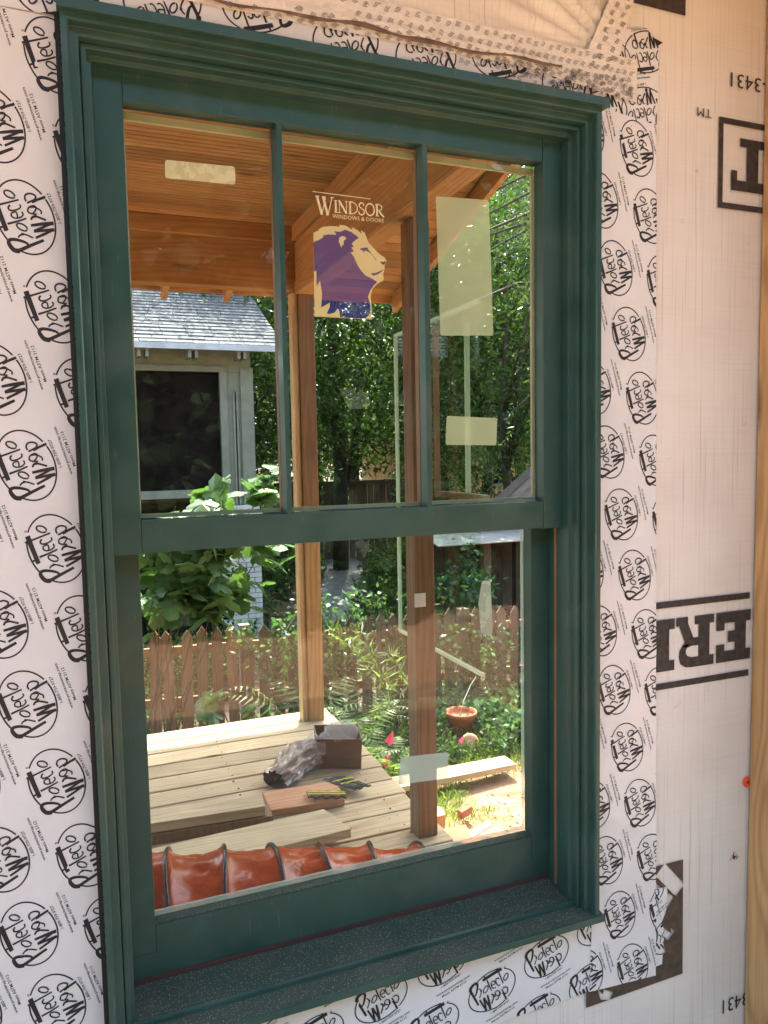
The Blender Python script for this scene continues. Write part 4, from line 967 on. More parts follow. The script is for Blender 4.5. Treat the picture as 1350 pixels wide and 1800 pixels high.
W = lambda u, v: (lambda p: (p.x, p.z))(at(u, v, y=.031))
def flat(name, regions, mat, parent, ylev):
    mb = MB()
    for poly in regions:
        P = [Vector((p[0], ylev, p[1])) for p in poly]; mb.add(P, [tuple(t) for t in tessellate_polygon([P])])
    return build(name, mb, mat, parent)
def cdt(name, outer, holes, mat, parent, ylev):
    """flat outline with cut-outs"""
    def inside(p, poly):
        c = False; n = len(poly)
        for i in range(n):
            a, b = poly[i], poly[i - 1]
            if (a[1] > p[1]) != (b[1] > p[1]) and p[0] < (b[0] - a[0]) * (p[1] - a[1]) / (b[1] - a[1]) + a[0]: c = not c
        return c
    V = []; E = []
    for poly in [outer] + holes:
        o = len(V); V += [Vector(p) for p in poly]; E += [(o + i, o + (i + 1) % len(poly)) for i in range(len(poly))]
    r = delaunay_2d_cdt(V, E, [], 0, 1e-7); v2, f2 = r[0], r[2]; mb = MB(); F = []
    for f in f2:
        c = sum((v2[i] for i in f), Vector((0, 0))) / len(f)
        if inside(c, outer) and sum(inside(c, h) for h in holes) % 2 == 0: F.append(tuple(f))
    mb.add([(p.x, ylev, p.y) for p in v2], F); return build(name, mb, mat, parent)

# big print on the wrap (upside down)
PY = .0325
def letters(glyphs, x_right, x_left, z_top, z_bot):
    """glyph rects/polys in a unit box, laid upside down between world x_left..x_right"""
    out = []
    for poly in glyphs: out.append([(x_right - p[0] * (x_right - x_left), z_top - p[1] * (z_top - z_bot)) for p in poly])
    return out
rc = lambda a, b, c, d: [(a, c), (b, c), (b, d), (a, d)]
gE = [rc(0, 1, 0, .22), rc(0, 1, .78, 1), rc(.14, .46, .22, .78), rc(.46, .66, .39, .61), rc(.76, 1, .22, .36), rc(.76, 1, .64, .78)]
gI = [rc(0, 1, 0, .2), rc(0, 1, .8, 1), rc(.22, .78, .2, .8)]
gR = [rc(0, .52, 0, .17), rc(.12, .42, .17, .8), rc(0, .60, .8, 1), rc(.42, .60, .42, .58),
      [(.60, .8), (.60, 1), (.76, .985), (.70, .77)], [(.70, .77), (.76, .985), (.89, .91), (.745, .72)], [(.745, .72), (.89, .91), (.93, .78), (.75, .66)], [(.75, .66), (.93, .78), (.92, .66), (.72, .61)], [(.72, .61), (.92, .66), (.85, .57), (.66, .52)], [(.60, .42), (.60, .58), (.72, .61), (.85, .57), (.78, .49)],
      [(.55, .42), (.78, .49), (.93, .16), (.70, .12)], [(.70, 0), (.70, .12), (.93, .16), (1, .18), (1, 0)]]
et, eb = at(1288, 1074, y=PY).z, at(1288, 1161, y=PY).z
xa = lambda u, v=1120: at(u, v, y=PY).x
big = letters(gE, xa(1318), xa(1258), et, eb) + letters(gR, xa(1254), xa(1188), et, eb) + letters(gI, xa(1185), xa(1141), et, eb)
b1, b0 = at(1235, 1050, y=PY).z, at(1235, 1061, y=PY).z; b3, b2 = at(1235, 1189, y=PY).z, at(1235, 1200, y=PY).z
xL, xR = 1.125, 1.391
big += [[(xL, b0), (xR, b0), (xR, b1), (xL, b1)], [(xL, b2), (xR, b2), (xR, b3), (xL, b3)]]
# boxed T
tx0 = at(1262, 290, y=PY).x; tt = at(1290, 210, y=PY).z; tb = at(1290, 369, y=PY).z; t_ = .0125
big += [[(tx0, tb), (tx0 + t_, tb), (tx0 + t_, tt), (tx0, tt)], [(tx0 + t_, tt - t_), (xR + .2, tt - t_), (xR + .2, tt), (tx0 + t_, tt)], [(tx0 + t_, tb), (xR + .2, tb), (xR + .2, tb + t_), (tx0 + t_, tb + t_)]]
gT = [rc(.36, .64, 0, .8), rc(.2, .36, 0, .16), rc(.64, .8, 0, .16), rc(0, 1, .8, 1), rc(0, .14, .62, .8), rc(.86, 1, .62, .8)]
lt, lb = at(1310, 245, y=PY).z, at(1310, 338, y=PY).z; tl = at(1284, 330, y=PY).x
big += letters(gT, tl + .12, tl, lt, lb)
# black block at the top
p1, p2 = W(1205, 28), W(1050, 4); big += [[(p2[0] - .14, p1[1] + .001), (p1[0], p1[1]), (p1[0], p1[1] + .2), (p2[0] - .14, p1[1] + .2)]]
o_ = flat('wrap_lettering', big, M['bigprint'], wall, PY - .0016)
def wtext(body, pa, pb, hgt, rot180=True):
    T = text_tris(body, 1., 0.); w_ = max(p[0] for t in T for p in t); a, b = W(*pa), W(*pb); k = (b[0] - a[0]) / w_
    mb = MB()
    for t in T: mb.add([(a[0] + p[0] * k, PY - .0016, a[1] + (p[1] * -hgt)) for p in t], [(0, 1, 2)])
    return build('wrap_lettering', mb, M['bigprint'], wall)
wtext('-3431', (1349, 141), (1285, 128), .042); wtext('TM', (1251, 193), (1226, 190), .026); wtext('3431', (1316, 1742), (1271, 1735), .048)
p1 = W(1340, 1795); flat('wrap_lettering', [[(p1[0] - .02, p1[1] - .2), (p1[0] + .2, p1[1] - .2), (p1[0] + .2, p1[1] - .003), (p1[0] - .02, p1[1] - .003)]], M['bigprint'], wall, PY - .0016)
# brown printed corner with cut-outs
Zc = lambda x, y: W(960 + x / 5.192, 1480 + y / 5.192)
outer = [Zc(*p) for p in [(365, 1300), (365, 1515), (1245, 1200), (1250, 160), (900, 250), (900, 600), (1100, 1000), (900, 1150), (500, 1290)]]
holes = [[Zc(*p) for p in [(1075, 205), (1090, 200), (1240, 360), (1250, 400), (1185, 495), (1165, 480), (1020, 330), (990, 325)]],
         [Zc(*p) for p in [(985, 360), (1050, 415), (1100, 405), (1115, 470), (1165, 500), (1110, 600), (1085, 660), (930, 660), (930, 340)]],
         [Zc(*p) for p in [(1070, 780), (1145, 835), (1135, 785), (1175, 810), (1110, 900), (1070, 860)]],
         [Zc(*p) for p in [(470, 1345), (520, 1390), (525, 1345), (610, 1370), (600, 1400), (575, 1440), (500, 1440), (490, 1415)]]]
cdt('corner_print', outer, holes, plain('brown_wrap_ink', (.075, .052, .038), .6, bscale=500, var=.35), wall, PY - .0017)

# ---- flashing tapes
LA = (.035, -.129); LB = (-.0165, -.3675)
def lattice(o, n=9, m_=8): return [(o[0] + i * LA[0] + j * LB[0], o[1] + i * LA[1] + j * LB[1]) for i in range(-n, n) for j in range(-m_, m_)]
def tape(name, poly, label, centers, rot, y0, group='strips of flashing tape', th=.0006, scale=1.):
    t = thing(name, (poly[0][0], y0, poly[0][1]), label, 'tape', group); poly = ccw(poly)
    build('tape_sheet', sheet(MB(), poly, y0), M['tape'], t, smooth=True)
    print_logos('printed_mark', t, centers, rot, [poly], y0 - .00015, scale); return t
tape('flashing_tape', [(-.30, .2), (.016, .2), (.016, 2.232), (-.30, 2.24)], 'white flashing tape printed with black ovals down the left side of the window', lattice((-.061, 1.939)), 90, .0300)
tr = [W(1155, 1712)[0:2], W(1035, 1742), W(1037, 1673), W(1043, 1625)]
right_poly = [(.94, OZ0 - .02), (1.0 - .035, .54), tr[1], (1.131, W(1147, 1715)[1]), (1.108, 2.236), (.94, 2.252)]
right_poly = [(.937, .60), (.985, .60), W(1037, 1673), W(1035, 1742), (1.131, W(1147, 1715)[1]), (1.112, 2.232), (.937, 2.252)]
# convex pieces for clipping
t = thing('flashing_tape', (1.03, .0300, 1.4), 'white flashing tape printed with black ovals down the right side of the window', 'tape', 'strips of flashing tape')
pR1 = ccw([(.946, .62), (1.129, .62), (1.112, 2.232), (.937, 2.252)]); wb = W(1035, 1742); wm = W(1043, 1627)
pR2 = ccw([(wb[0], wb[1]), (1.131, W(1147, 1715)[1]), (1.129, .62), (wm[0] - .004, .62)])
build('tape_sheet', sheet(sheet(MB(), pR1, .0294), pR2, .0294), M['tape'], t, smooth=True)
print_logos('printed_mark', t, lattice((1.047, 1.812)), 90, [pR1, pR2], .0292)
# bottom strip
bl = W(900, 1785); br = W(1036, 1743)
def zb(x): return br[1] + (x - br[0]) * 0 - .0
bp = ccw([(-.05, .425), (wb[0] + .03, bl[1] - .005), (wm[0] + .03, .63), (-.05, .63)])
t = thing('flashing_tape', (.5, .0302, .5), 'white flashing tape printed with black ovals running below the sill', 'tape', 'strips of flashing tape')
bp = ccw([(-.05, .418), (wb[0] + .02, wb[1] + .0), (wb[0] + .02, .599), (-.05, .599)])
build('tape_sheet', sheet(MB(), bp, .0305), M['tape'], t, smooth=True)
bc = [(.718 + i * .129 + j * .3675, .500 + i * .035 - j * .0165) for i in range(-12, 12) for j in range(-5, 5)]
print_logos('printed_mark', t, bc, 0, [bp], .0302)
# torn scrap beside the corner print
sc_ = [Zc(*p) for p in [(978, 430), (1092, 405), (1112, 440), (1100, 560), (1078, 650), (1050, 720), (1075, 800), (1060, 900), (1052, 1110), (976, 1140)]]
cv0 = ccw([sc_[0], sc_[1], sc_[3], sc_[4], sc_[5]]); cv1 = ccw([sc_[0], sc_[5], sc_[6], sc_[8], sc_[9]])
t = thing('torn_tape_scrap', (sc_[0][0], .031, sc_[0][1]), 'torn scrap of printed tape stuck beside the brown corner print', 'tape')
build('tape_sheet', sheet(sheet(MB(), cv0, .0300), cv1, .0300), M['tape'], t, smooth=True)
cv = [cv0, cv1]
print_logos('printed_mark', t, [(Zc(900, 470)), (Zc(1120, 830))], 10, cv, .02985)
# upper right patch, printed upside down
up_poly = ccw([W(1050, 190), (.937, 2.252), W(1045, 62), W(1100, 50), W(1140, 52), W(1160, 80), (1.112, 2.25), (1.112, 2.2)])
up_c = ccw([(.95, 2.20), (1.112, 2.20), W(1158, 82), W(1135, 50), W(1052, 55)])
t = thing('flashing_tape', (1.05, .0308, 2.3), 'patch of printed tape lapped at the upper right window corner, print upside down', 'tape', 'strips of flashing tape')
build('tape_sheet', sheet(MB(), up_c, .0303), M['tape'], t, smooth=True)
print_logos('printed_mark', t, [W(1135, 92), W(1130, 190), W(1068, 108), W(1062, 196)], 178, [up_c], .0301, 1.)
build('lifted_corner', MB().prism([(p[0], .024, p[1]) for p in [W(1146, 70), W(1161, 78), W(1152, 84)]], (0, .0006, 0)), M['print'], t)

# strip above the head and wrinkled seam tape with tiny print
hp = ccw([(-.35, 2.235), (.955, 2.235), (.955, 2.285), (.5, 2.31), (-.35, 2.31)])
t = thing('flashing_tape', (.4, .031, 2.27), 'printed tape strip just above the window head, print upside down', 'tape', 'strips of flashing tape')
build('tape_sheet', sheet(MB(), hp, .0290), M['tape'], t, smooth=True)
print_logos('printed_mark', t, [(x, 2.29 + .02 * math.sin(k * 2.)) for k, x in enumerate(np.arange(-.3, 1.0, .15))], 180, [hp], .0288, 1.1)
def seam(poly_top, wdt, label, y0, x0, x1, ztop, rows, nm='seam_tape'):
    t = thing(nm, ((x0 + x1) / 2, y0, ztop), label, 'tape'); mb = MB(); n = 120; m_ = 10; vs = []
    for i in range(n + 1):
        x = x0 + (x1 - x0) * i / n
        for j in range(m_ + 1):
            z = ztop(x) - wdt * j / m_; vs.append((x, y0 - .0016 * abs(math.sin(x * 61 + j * 1.3)) * (j % 3 > 0) - .001 * abs(math.sin(x * 23 - j)), z))
    mb.add(vs, [(i * (m_ + 1) + j, (i + 1) * (m_ + 1) + j, (i + 1) * (m_ + 1) + j + 1, i * (m_ + 1) + j + 1) for i in range(n) for j in range(m_)])
    build('tape_sheet', mb, M['seam'], t, smooth=True); return t
# tiny print cluster: short slanted lines of marks
def tiny(mb, cx, cz, y, s=1., rot=0.):
    c, s_ = math.cos(rot), math.sin(rot)
    for r_ in range(4):
        u = -.0035 + random.uniform(0, .001); e_ = random.uniform(.001, .0035)
        while u < e_:
            l = random.uniform(.0005, .0013); pts = [(u, r_ * .0019 - .0042), (u + l, r_ * .0019 - .0042), (u + l + .0004, r_ * .0019 - .0031), (u + .0004, r_ * .0019 - .0031)]
            P = [((a + b * .35) * s, b * s) for a, b in pts]; P = [(cx + a * c - b * s_, y, cz + a * s_ + b * c) for a, b in P]
            mb.add(P, [(0, 1, 2, 3)]); u += l + .0005
zt = lambda x: 2.352 + .004 * math.sin(x * 5)
t = thing('seam_tape', (.55, .027, 2.31), 'creased translucent seam tape with tiny repeated print above the window head', 'tape')
mb = MB(); n = 260; m_ = 12; vs = []
sx0, sx1 = -.12, 1.06
for i in range(n + 1):
    x = sx0 + (sx1 - sx0) * i / n; lap = 2.262 if x < .8 else 2.262 - (x - .8) * .10
    for j in range(m_ + 1):
        z = zt(x) + (lap + .03 - zt(x)) * j / m_
        vs.append((x, .0262 - .0012 * abs(math.sin(x * 75 + j * 1.1 + math.sin(x * 19))) - .0008 * abs(math.sin(x * 31 - j * 2)) - (.003 * math.exp(-((j - 8) / 1.4) ** 2) if x < .86 else 0), z))
mb.add(vs, [(i * (m_ + 1) + j, (i + 1) * (m_ + 1) + j, (i + 1) * (m_ + 1) + j + 1, i * (m_ + 1) + j + 1) for i in range(n) for j in range(m_)])
build('tape_sheet', mb, M['seam'], t, smooth=True)
mb = MB(); x = sx0 + .02; k = 0
while x < sx1 - .01:
    tiny(mb, x, zt(x) - .012 + .003 * (k % 2), .0212, 1.35, -.1); 
    if x > .45: tiny(mb, x + .006, zt(x) - .030, .0210, 1.35, -.3)
    if x > .25: tiny(mb, x + .003, zt(x) - .058 + random.uniform(-.004, .004), .0210, 1.4, -.5)
    if x > .35: tiny(mb, x + random.uniform(-.004, .004), zt(x) - .046 + random.uniform(-.004, .004), .0209, 1.4, random.uniform(-.6, 0))
    if x > .6: tiny(mb, x + random.uniform(-.006, .006), zt(x) - .070 + random.uniform(-.006, .006), .0207, 1.4, random.uniform(-.7, 0))
    if x > .75:
        for q in range(3): tiny(mb, x + random.uniform(-.006, .006), zt(x) - random.uniform(.04, .085), 0.0208 - q * .0003, 1.4, random.uniform(-.6, .2))
    x += .0195 if x < .75 else .0165; k += 1
build('printed_mark', mb, M['print'], t)
mb = MB(); n = 70
zf = lambda x: 2.292 + .003 * math.sin(x * 17) + .002 * math.sin(x * 43)
vs = []
for i in range(n + 1):
    x = .02 + .86 * i / n; w_ = .0018 + .0032 * abs(math.sin(x * 29) * math.sin(x * 7 + 1)); vs += [(x, .0206, zf(x) - w_ + .01), (x, .0196, zf(x) + .01), (x, .0208, zf(x) + w_ + .01)]
mb.add(vs, [(3 * i + j, 3 * i + 3 + j, 3 * i + 4 + j, 3 * i + 1 + j) for i in range(n) for j in range(2)])
build('fold_shadow', mb, plain('brown_fold_shadow', (.16, .10, .07), .5, var=.5, bscale=200), t)  # brown strip paints the shadow along the tape's fold
# short diagonal piece of the same tape
t = thing('seam_tape', (1.0, .026, 2.4), 'short diagonal piece of wrinkled seam tape at the upper right corner', 'tape')
c4 = [W(1075, -15), W(1113, -5), W(1078, 130), W(1018, 118)]
mb = MB(); n = 24; m_ = 8; vs = []
for i in range(n + 1):
    a = [c4[0][k_] + (c4[3][k_] - c4[0][k_]) * i / n for k_ in (0, 1)]; b = [c4[1][k_] + (c4[2][k_] - c4[1][k_]) * i / n for k_ in (0, 1)]
    for j in range(m_ + 1):
        q = [a[k_] + (b[k_] - a[k_]) * j / m_ for k_ in (0, 1)]; vs.append((q[0], .0265 - .0022 * abs(math.sin(i * 1.3 + j * .9)), q[1]))
mb.add(vs, [(i * (m_ + 1) + j, (i + 1) * (m_ + 1) + j, (i + 1) * (m_ + 1) + j + 1, i * (m_ + 1) + j + 1) for i in range(n) for j in range(m_)])
build('tape_sheet', mb, M['seam'], t, smooth=True); mb = MB()
for i in range(9):
    for j in range(2):
        f = (i + .5) / 9; a = [c4[0][k_] + (c4[3][k_] - c4[0][k_]) * f for k_ in (0, 1)]; b = [c4[1][k_] + (c4[2][k_] - c4[1][k_]) * f for k_ in (0, 1)]
        g = .3 + .42 * j + .08 * (i % 2); tiny(mb, a[0] + (b[0] - a[0]) * g, a[1] + (b[1] - a[1]) * g, .0235, 1.5, -.15)
build('printed_mark', mb, M['print'], t)

# ---- foreground timber at the right, cap nail
tp_ = tag(build('corner_timber', MB().box(1.394, 1.49, -.14, .029, -.02, 3.1), M['treated'], None, bev=.004), 'yellow treated pine timber with knots at the right edge, standing against the wrap', 'timber')
tp_.rotation_euler = (0, R(.25), 0)
c = at(1313, 1374, y=.03)
cn = thing('cap_nail', (c.x, .03, c.z), 'orange plastic cap nail in the wrap beside the treated timber', 'nail')
Mx = Matrix.Rotation(R(90), 3, 'X')
build('cap', MB().lathe([(0, .004), (.004, .004), (.012, .003), (.0125, 0), (0, 0)], (c.x, .031, c.z), 20, Mx), M['orange'], cn); build('nail_head', MB().lathe([(0, .006), (.003, .0055), (.003, .004), (0, .004)], (c.x, .031, c.z), 12, Mx), M['nail'], cn)
# rust smear on the wrap
mb = MB(); c = W(1291, 1506)
for k in range(70):
    a = random.uniform(0, 6.28); r_ = random.random() ** 1.5 * .014; x, z = c[0] + r_ * math.cos(a), c[1] + r_ * math.sin(a); s_ = random.uniform(.0006, .0022)
    mb.add([(x - s_, PY - .0018, z), (x, PY - .0018, z - s_), (x + s_, PY - .0018, z), (x, PY - .0018, z + s_)], [(0, 1, 2, 3)])
build('rust_spot', mb, plain('rust', (.22, .06, .04), .8), wall)

# =================================================================== the window
WX0, WX1, WZ0, WZ1 = 0., .957, .614, 2.243
win = thing('double_hung_window', (.4785, .05, WZ0), 'dark green double hung window with two muntins in the upper sash', 'window')
prof = [(0, .031), (0, 0), (.009, 0), (.011, .003), (.011, .017), (.024, .018), (.025, .034), (.0265, .035), (.0265, .031), (.034, .031), (.034, .049), (.0415, .051), (.0415, .15)]
def side(flip):
    X_ = lambda d: WX1 - d if flip else WX0 + d
    mb = MB(); n = len(prof); vs = [(X_(d), y, WZ0) for d, y in prof] + [(X_(d), y, WZ1 - .012 - d) for d, y in prof]
    mb.add(vs, [(i, i + 1, n + i + 1, n + i) for i in range(n - 1)]); return mb
build('side_jamb', side(False), M['green'], win, bev=.0008); build('side_jamb', side(True), M['green'], win, bev=.0008)
n = len(prof); mb = MB(); mb.add([(WX0 + d, y, WZ1 - .012 - d) for d, y in prof] + [(WX1 - d, y, WZ1 - .012 - d) for d, y in prof], [(i, i + 1, n + i + 1, n + i) for i in range(n - 1)])
build('head_jamb', mb, M['green'], win, bev=.0008)
build('drip_cap', MB().prism([(WX0 - .004, -.012, WZ1 - .013), (WX0 - .004, .032, WZ1 - .0115), (WX0 - .004, .032, WZ1 + .012), (WX0 - .004, -.012, WZ1 + .003)], (WX1 + .014 - WX0, 0, 0)), M['green'], win, bev=.001)
build('edge_gasket', MB().box(-.0075, -.0003, .008, .031, .60, WZ1 - .013), M['black'], win)
build('edge_gasket', MB().box(WX1 + .0003, WX1 + .003, .010, .031, .62, WZ1 - .013), M['black'], win)
# sill: sloping nose, ridge, inner slope
sp_ = [(-.004, .600), (-.004, .6135), (.040, .6215), (.0405, .6295), (.046, .6305), (.0462, .6275), (.17, .6465), (.17, .59), (.03, .59)]
x0_, x1_ = WX0 - .003, WX1 + .010
build('sill_nose', MB().prism([(x0_, -.0045, .600), (x0_, -.0045, .6145), (x0_, -.0005, .6145), (x0_, -.0005, .600)], (x1_ - x0_, 0, 0)), M['green'], win, bev=.0008)
build('sill', MB().prism([(x0_, 0, .600), (x0_, 0, .6125), (x0_, .0395, .6205), (x0_, .0395, .60)], (x1_ - x0_, 0, 0)), M['sill'], win)
build('sill_ridge', MB().prism([(WX0 + .004, .0397, .600), (WX0 + .004, .0397, .6285), (WX0 + .004, .0455, .6295), (WX0 + .004, .0455, .600)], (WX1 - .008, 0, 0)), M['green'], win, bev=.0005)
build('sill', MB().prism([(WX0 + .008, .0457, .600), (WX0 + .008, .0457, .6270), (WX0 + .008, .17, .6465), (WX0 + .008, .17, .60)], (WX1 - .016, 0, 0)), M['sill'], win)
# jamb liners for the lower sash channel
for a, b in ((.043, .044), (.9135, .914)): pass
build('jamb_liner', MB().box(.9156, .930, .094, .104, .64, 1.47).box(.9156, .930, .114, .15, .64, 1.47), M['black'], win)
build('liner_strip', MB().box(.9142, .9156, .0915, .0995, .64, 1.42), M['tan'], win)
# upper sash
U0, U1 = .0418, .9152; I0, I1 = .0865, .8712; yf, yk = .072, .104
build('sash_stile', MB().box(U0, I0, yf, yk, 1.42, 2.197), M['green'], win, bev=.0008)
build('sash_stile', MB().box(I1, U1, yf, yk, 1.42, 2.197), M['green'], win, bev=.0008)
build('sash_rail', MB().box(I0 + .0006, I1 - .0006, yf + .0012, yk, 2.147, 2.197), M['green'], win, bev=.0008)
build('check_rail', MB().box(I0 + .0006, I1 - .0006, yf + .0012, yk, 1.4215, 1.476), M['green'], win, bev=.0008)
for xm in (.3405, .6155):
    build('muntin', MB().prism([(xm - .0085, .0925, 1.4765), (xm - .0045, .073, 1.4765), (xm + .0045, .073, 1.4765), (xm + .0085, .0925, 1.4765)], (0, 0, 2.1465 - 1.4765)), M['green'], win)
    build('muntin', MB().box(xm - .0085, xm + .0085, .0955, .112, 1.4765, 2.1465), M['tan'], win)
build('glass_pane', MB().box(I0 - .002, I1 + .002, .0930, .0945, 1.472, 2.151), M['glass'], win)
gl = MB().box(I0, I1, .1045, .111, 2.131, 2.143).box(I0, I0 + .004, .1045, .111, 1.486, 2.13).box(I1 - .006, I1, .1045, .111, 1.486, 2.13).box(I0, I1, .1045, .111, 1.4775, 1.4845)
build('glazing_spacer', gl, M['cream'], win)
# lower sash
U0, U1 = .0425, .9145; I0, I1 = .0845, .8722; yf, yk = .122, .152
build('sash_stile', MB().box(U0, I0, yf, yk, .694, 1.47), M['green'], win, bev=.0008)
build('sash_stile', MB().box(I1, U1, yf, yk, .694, 1.47), M['green'], win, bev=.0008)
build('bottom_rail', MB().prism([(U0, yf + .0008, .650), (U1, yf + .0008, .650), (U1, yf + .0008, .6935), (I1 - .0005, yf + .0008, .6935), (I1 - .0005, yf + .0008, .7435), (I0 + .0005, yf + .0008, .7435), (I0 + .0005, yf + .0008, .6935), (U0, yf + .0008, .6935)], (0, .03, 0)), M['green'], win, bev=.0008)
build('sash_rail', MB().box(I0 + .0005, I1 - .0005, yf + .001, yk, 1.435, 1.47), M['green'], win)
build('glazing_bead', MB().box(I0 + .001, I1 - .001, .1245, .142, .7436, .7465), M['sill'], win)
build('glass_pane', MB().box(I0 - .002, I1 + .002, .1435, .145, .742, 1.438), M['glass'], win)
build('glazing_spacer', MB().box(I0, I1, .1525, .158, .7436, .752).box(I1 - .004, I1, .1525, .158, .7525, 1.43), M['clearfilm'], win)
build('weather_strip', MB().box(U0, U1, .1235, .150, .6405, .6495), M['maroon'], win)

# ---- stickers on the panes
GY = .0926
G = lambda u, v: (lambda p: (p.x, p.z))(at(u, v, y=GY))
def sticker(px4, mat, label, y0=GY, rad=.004, name='window_sticker'):
    P = [(lambda p: Vector((p.x, p.z)))(at(u, v, y=y0)) for u, v in px4]; out = []; n = len(P)
    for i in range(n):
        a, b, c = P[i - 1], P[i], P[(i + 1) % n]; d1 = (a - b).normalized() * rad; d2 = (c - b).normalized() * rad
        out += [b + d1, b + d1 * .3 + d2 * .3, b + d2]
    o = build(name, MB().prism([(p.x, y0 - .0006, p.y) for p in out], (0, .0004, 0)), M[mat]); return tag(o, label, 'sticker')
sticker([(290, 281), (413, 293), (414, 325), (290, 313)], 'mottled', 'small mottled pale yellow sticker in the upper left pane over the ceiling')
sticker([(766, 345), (859, 352), (867, 590), (774, 590)], 'tapesticker', 'tall translucent pale green sticker in the right-hand upper pane')
sticker([(785, 731), (874, 735), (872, 783), (783, 782)], 'tapesticker', 'small wide pale green sticker below the tall one in the right-hand pane')
sticker([(847, 1021), (862, 1021), (866, 1112), (862, 1118), (845, 1113), (841, 1060)], 'tag', 'narrow torn pale sticker in the lower sash over the pickets', .1431, .002)
sticker([(704, 1331), (788, 1322), (787, 1368), (700, 1379)], 'clearfilm', 'clear rectangular film across the near post in the lower sash', .1431)
# maker's decal: rule, serif name, lion's head
dec = thing('brand_decal', (.45, GY, 1.9), 'cream and blue lion head decal with serif lettering in the middle upper pane', 'decal')
Zl = lambda x, y: G(500 + x / 6.136, 320 + y / 6.136)
out_ = [(312, 545), (330, 538), (380, 518), (365, 510), (420, 484), (500, 475), (600, 482), (588, 462), (660, 470), (735, 520), (725, 485), (790, 520), (835, 562), (823, 520), (868, 548), (885, 600), (905, 650), (940, 690), (980, 735), (1030, 780), (1080, 815), (1100, 850), (1090, 880), (1078, 910), (1078, 950), (1062, 990), (1072, 1040), (1060, 1070), (1030, 1080), (990, 1110), (950, 1150), (935, 1200), (928, 1260), (940, 1320), (945, 1484), (325, 1450)]
mane = [(314, 655), (352, 625), (345, 640), (420, 596), (412, 578), (470, 566), (560, 568), (535, 530), (600, 537), (655, 515), (720, 538), (790, 590), (800, 605), (760, 630), (725, 665), (748, 700), (720, 705), (748, 748), (715, 762), (745, 802), (790, 900), (830, 960), (870, 1005), (940, 1040), (1000, 1078), (960, 1120), (920, 1180), (900, 1240), (925, 1320), (930, 1400), (905, 1440), (870, 1474), (640, 1462), (660, 1440), (600, 1462), (590, 1380), (572, 1365), (540, 1410), (480, 1425), (455, 1415), (488, 1350), (490, 1300), (395, 1355), (405, 1200), (383, 1065), (345, 1130), (345, 960), (320, 965)]
ear = [(585, 640), (592, 600), (620, 582), (655, 590), (668, 612), (640, 632), (635, 690), (622, 670), (618, 712), (600, 680)]
eye = [(808, 722), (850, 708), (895, 706), (905, 730), (945, 780), (985, 830), (992, 858), (970, 820), (935, 775), (890, 745), (860, 740), (870, 770), (845, 745)]
nose = [(1028, 858), (1060, 862), (1088, 852), (1090, 878), (1070, 895), (1045, 880)]
mouth = [(930, 985), (985, 980), (1040, 955), (1076, 935), (1040, 975), (1000, 1000), (955, 1010)]
jaw = [(835, 960), (865, 965), (890, 1000), (940, 1028), (900, 1020), (870, 1005)]
zz = lambda L: [Zl(*p) for p in L]
cdt('lion_face', zz(out_), [zz(mane), zz(ear), zz(eye), zz(nose), zz(mouth)], M['lioncream'], dec, GY - .0003)
cdt('lion_mane', zz(mane), [zz(ear)], M['lionblue'], dec, GY - .0003)
flat('lion_features', [zz(eye), zz(nose), zz(mouth)], M['lionblue'], dec, GY - .0003)
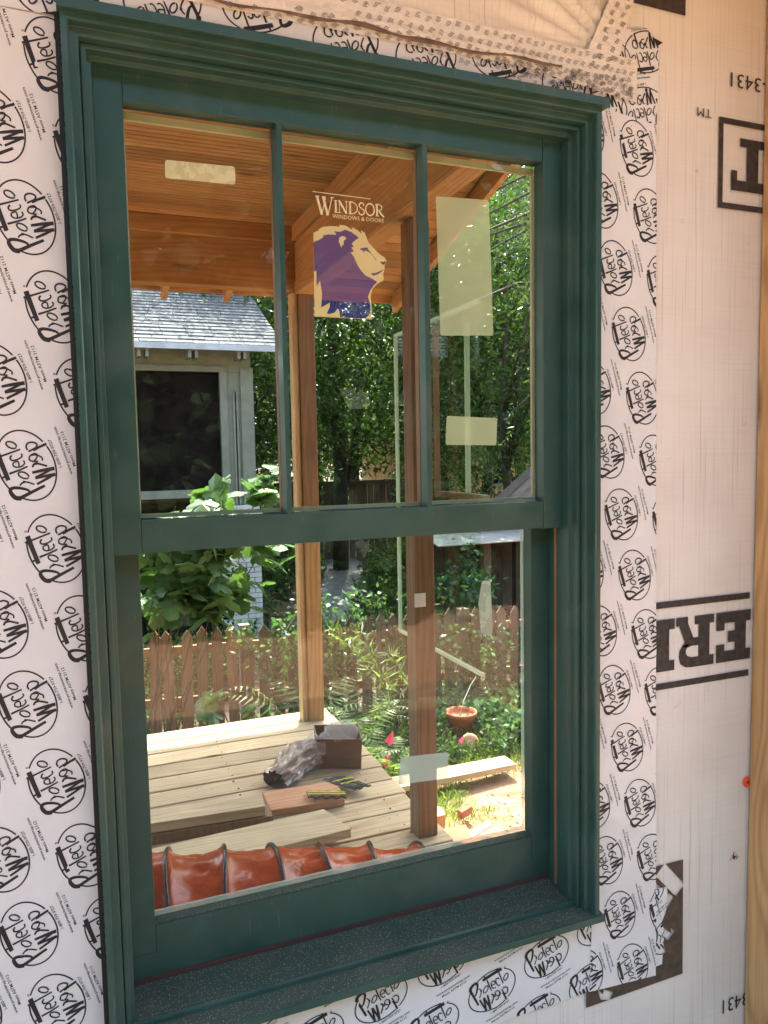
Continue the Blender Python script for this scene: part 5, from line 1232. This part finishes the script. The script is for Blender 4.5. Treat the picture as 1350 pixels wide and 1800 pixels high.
# serif capitals
def cap(ch):
    T_, t_ = .17, .06; s = []
    if ch == 'W': s = [([(.02, 1), (.32, 0)], T_ * .9), ([(.32, 0), (.56, .95)], t_), ([(.42, 1), (.70, 0)], T_ * .9), ([(.70, 0), (1.0, 1)], t_), ([(-.10, 1), (.16, 1)], t_), ([(.34, 1), (.60, 1)], t_), ([(.88, 1), (1.1, 1)], t_)]; w_ = 1.12
    if ch == 'I': s = [([(.16, 0), (.16, 1)], T_), ([(0, .03), (.32, .03)], t_), ([(0, .97), (.32, .97)], t_)]; w_ = .38
    if ch == 'N': s = [([(.13, 0), (.13, 1)], t_), ([(.10, 1), (.80, 0)], T_), ([(.80, 0), (.80, 1)], t_), ([(0, .03), (.27, .03)], t_), ([(0, .97), (.2, .97)], t_), ([(.66, .97), (.94, .97)], t_)]; w_ = 1.0
    if ch == 'D': s = [([(.16, 0), (.16, 1)], T_), (smooth([(.0, .97), (.42, .96), (.78, .74), (.84, .5), (.78, .26), (.42, .04), (.0, .03)]), .085)]; w_ = .96
    if ch == 'S': s = [(smooth([(.54, .76), (.47, .92), (.28, .98), (.10, .86), (.12, .66), (.34, .52), (.54, .38), (.56, .18), (.40, .04), (.20, .02), (.05, .14), (.03, .28)]), .10)]; w_ = .66
    if ch == 'O': s = [(ell(.47, .5, .42, .48, 0, 0, 360, 26), .11)]; w_ = 1.0
    if ch == 'R': s = [([(.16, 0), (.16, 1)], T_), ([(0, .03), (.32, .03)], t_), (smooth([(.0, .97), (.38, .97), (.62, .84), (.60, .62), (.40, .5), (.16, .5)]), .085), ([(.34, .5), (.56, .22), (.86, -.02)], T_ * .8)]; w_ = .86
    return s, w_
def word(chars, a, b, heights, mb, lev):
    tot = sum(cap(c)[1] * h for c, h in zip(chars, heights)); L = math.hypot(b[0] - a[0], b[1] - a[1]); k = L / tot; x = 0
    for c, h in zip(chars, heights):
        s, w_ = cap(c)
        for si, (pts, wd) in enumerate(s):
            for q in stroke(pts, wd):
                P = []
                for p in q:
                    f = (x + p[0] * h) / tot; v_ = p[1] * h - (h - 1) * .62
                    P.append((a[0] + (b[0] - a[0]) * f, lev - si * .00002, a[1] + (b[1] - a[1]) * f + v_ * k * 1.1))
                mb.add(P, [(0, 1, 2, 3)])
        x += w_ * h
mb = MB(); a, b = Zl(350, 312), Zl(1075, 378); word('WINDSOR', a, b, [1.45] + [1] * 6, mb, GY - .0003); build('name_lettering', mb, M['text'], dec)
T = text_tris('WINDOWS & DOORS', 1., 0.); w_ = max(p[0] for t in T for p in t); a, b = Zl(518, 388), Zl(1070, 440); k_ = (b[0] - a[0]) / w_; mb = MB()
for t in T: mb.add([(a[0] + p[0] * k_, GY - .0003, a[1] + (b[1] - a[1]) * p[0] / w_ + p[1] * k_ * .98) for p in t], [(0, 1, 2)])
build('name_lettering', mb, M['text'], dec)
a, b = Zl(300, 98), Zl(925, 180); build('rule', MB().add([(a[0], GY - .0003, a[1] - .0012), (b[0], GY - .0003, b[1] - .0012), (b[0], GY - .0003, b[1] + .0002), (a[0], GY - .0003, a[1] + .0002)], [(0, 1, 2, 3)]), M['text'], dec)
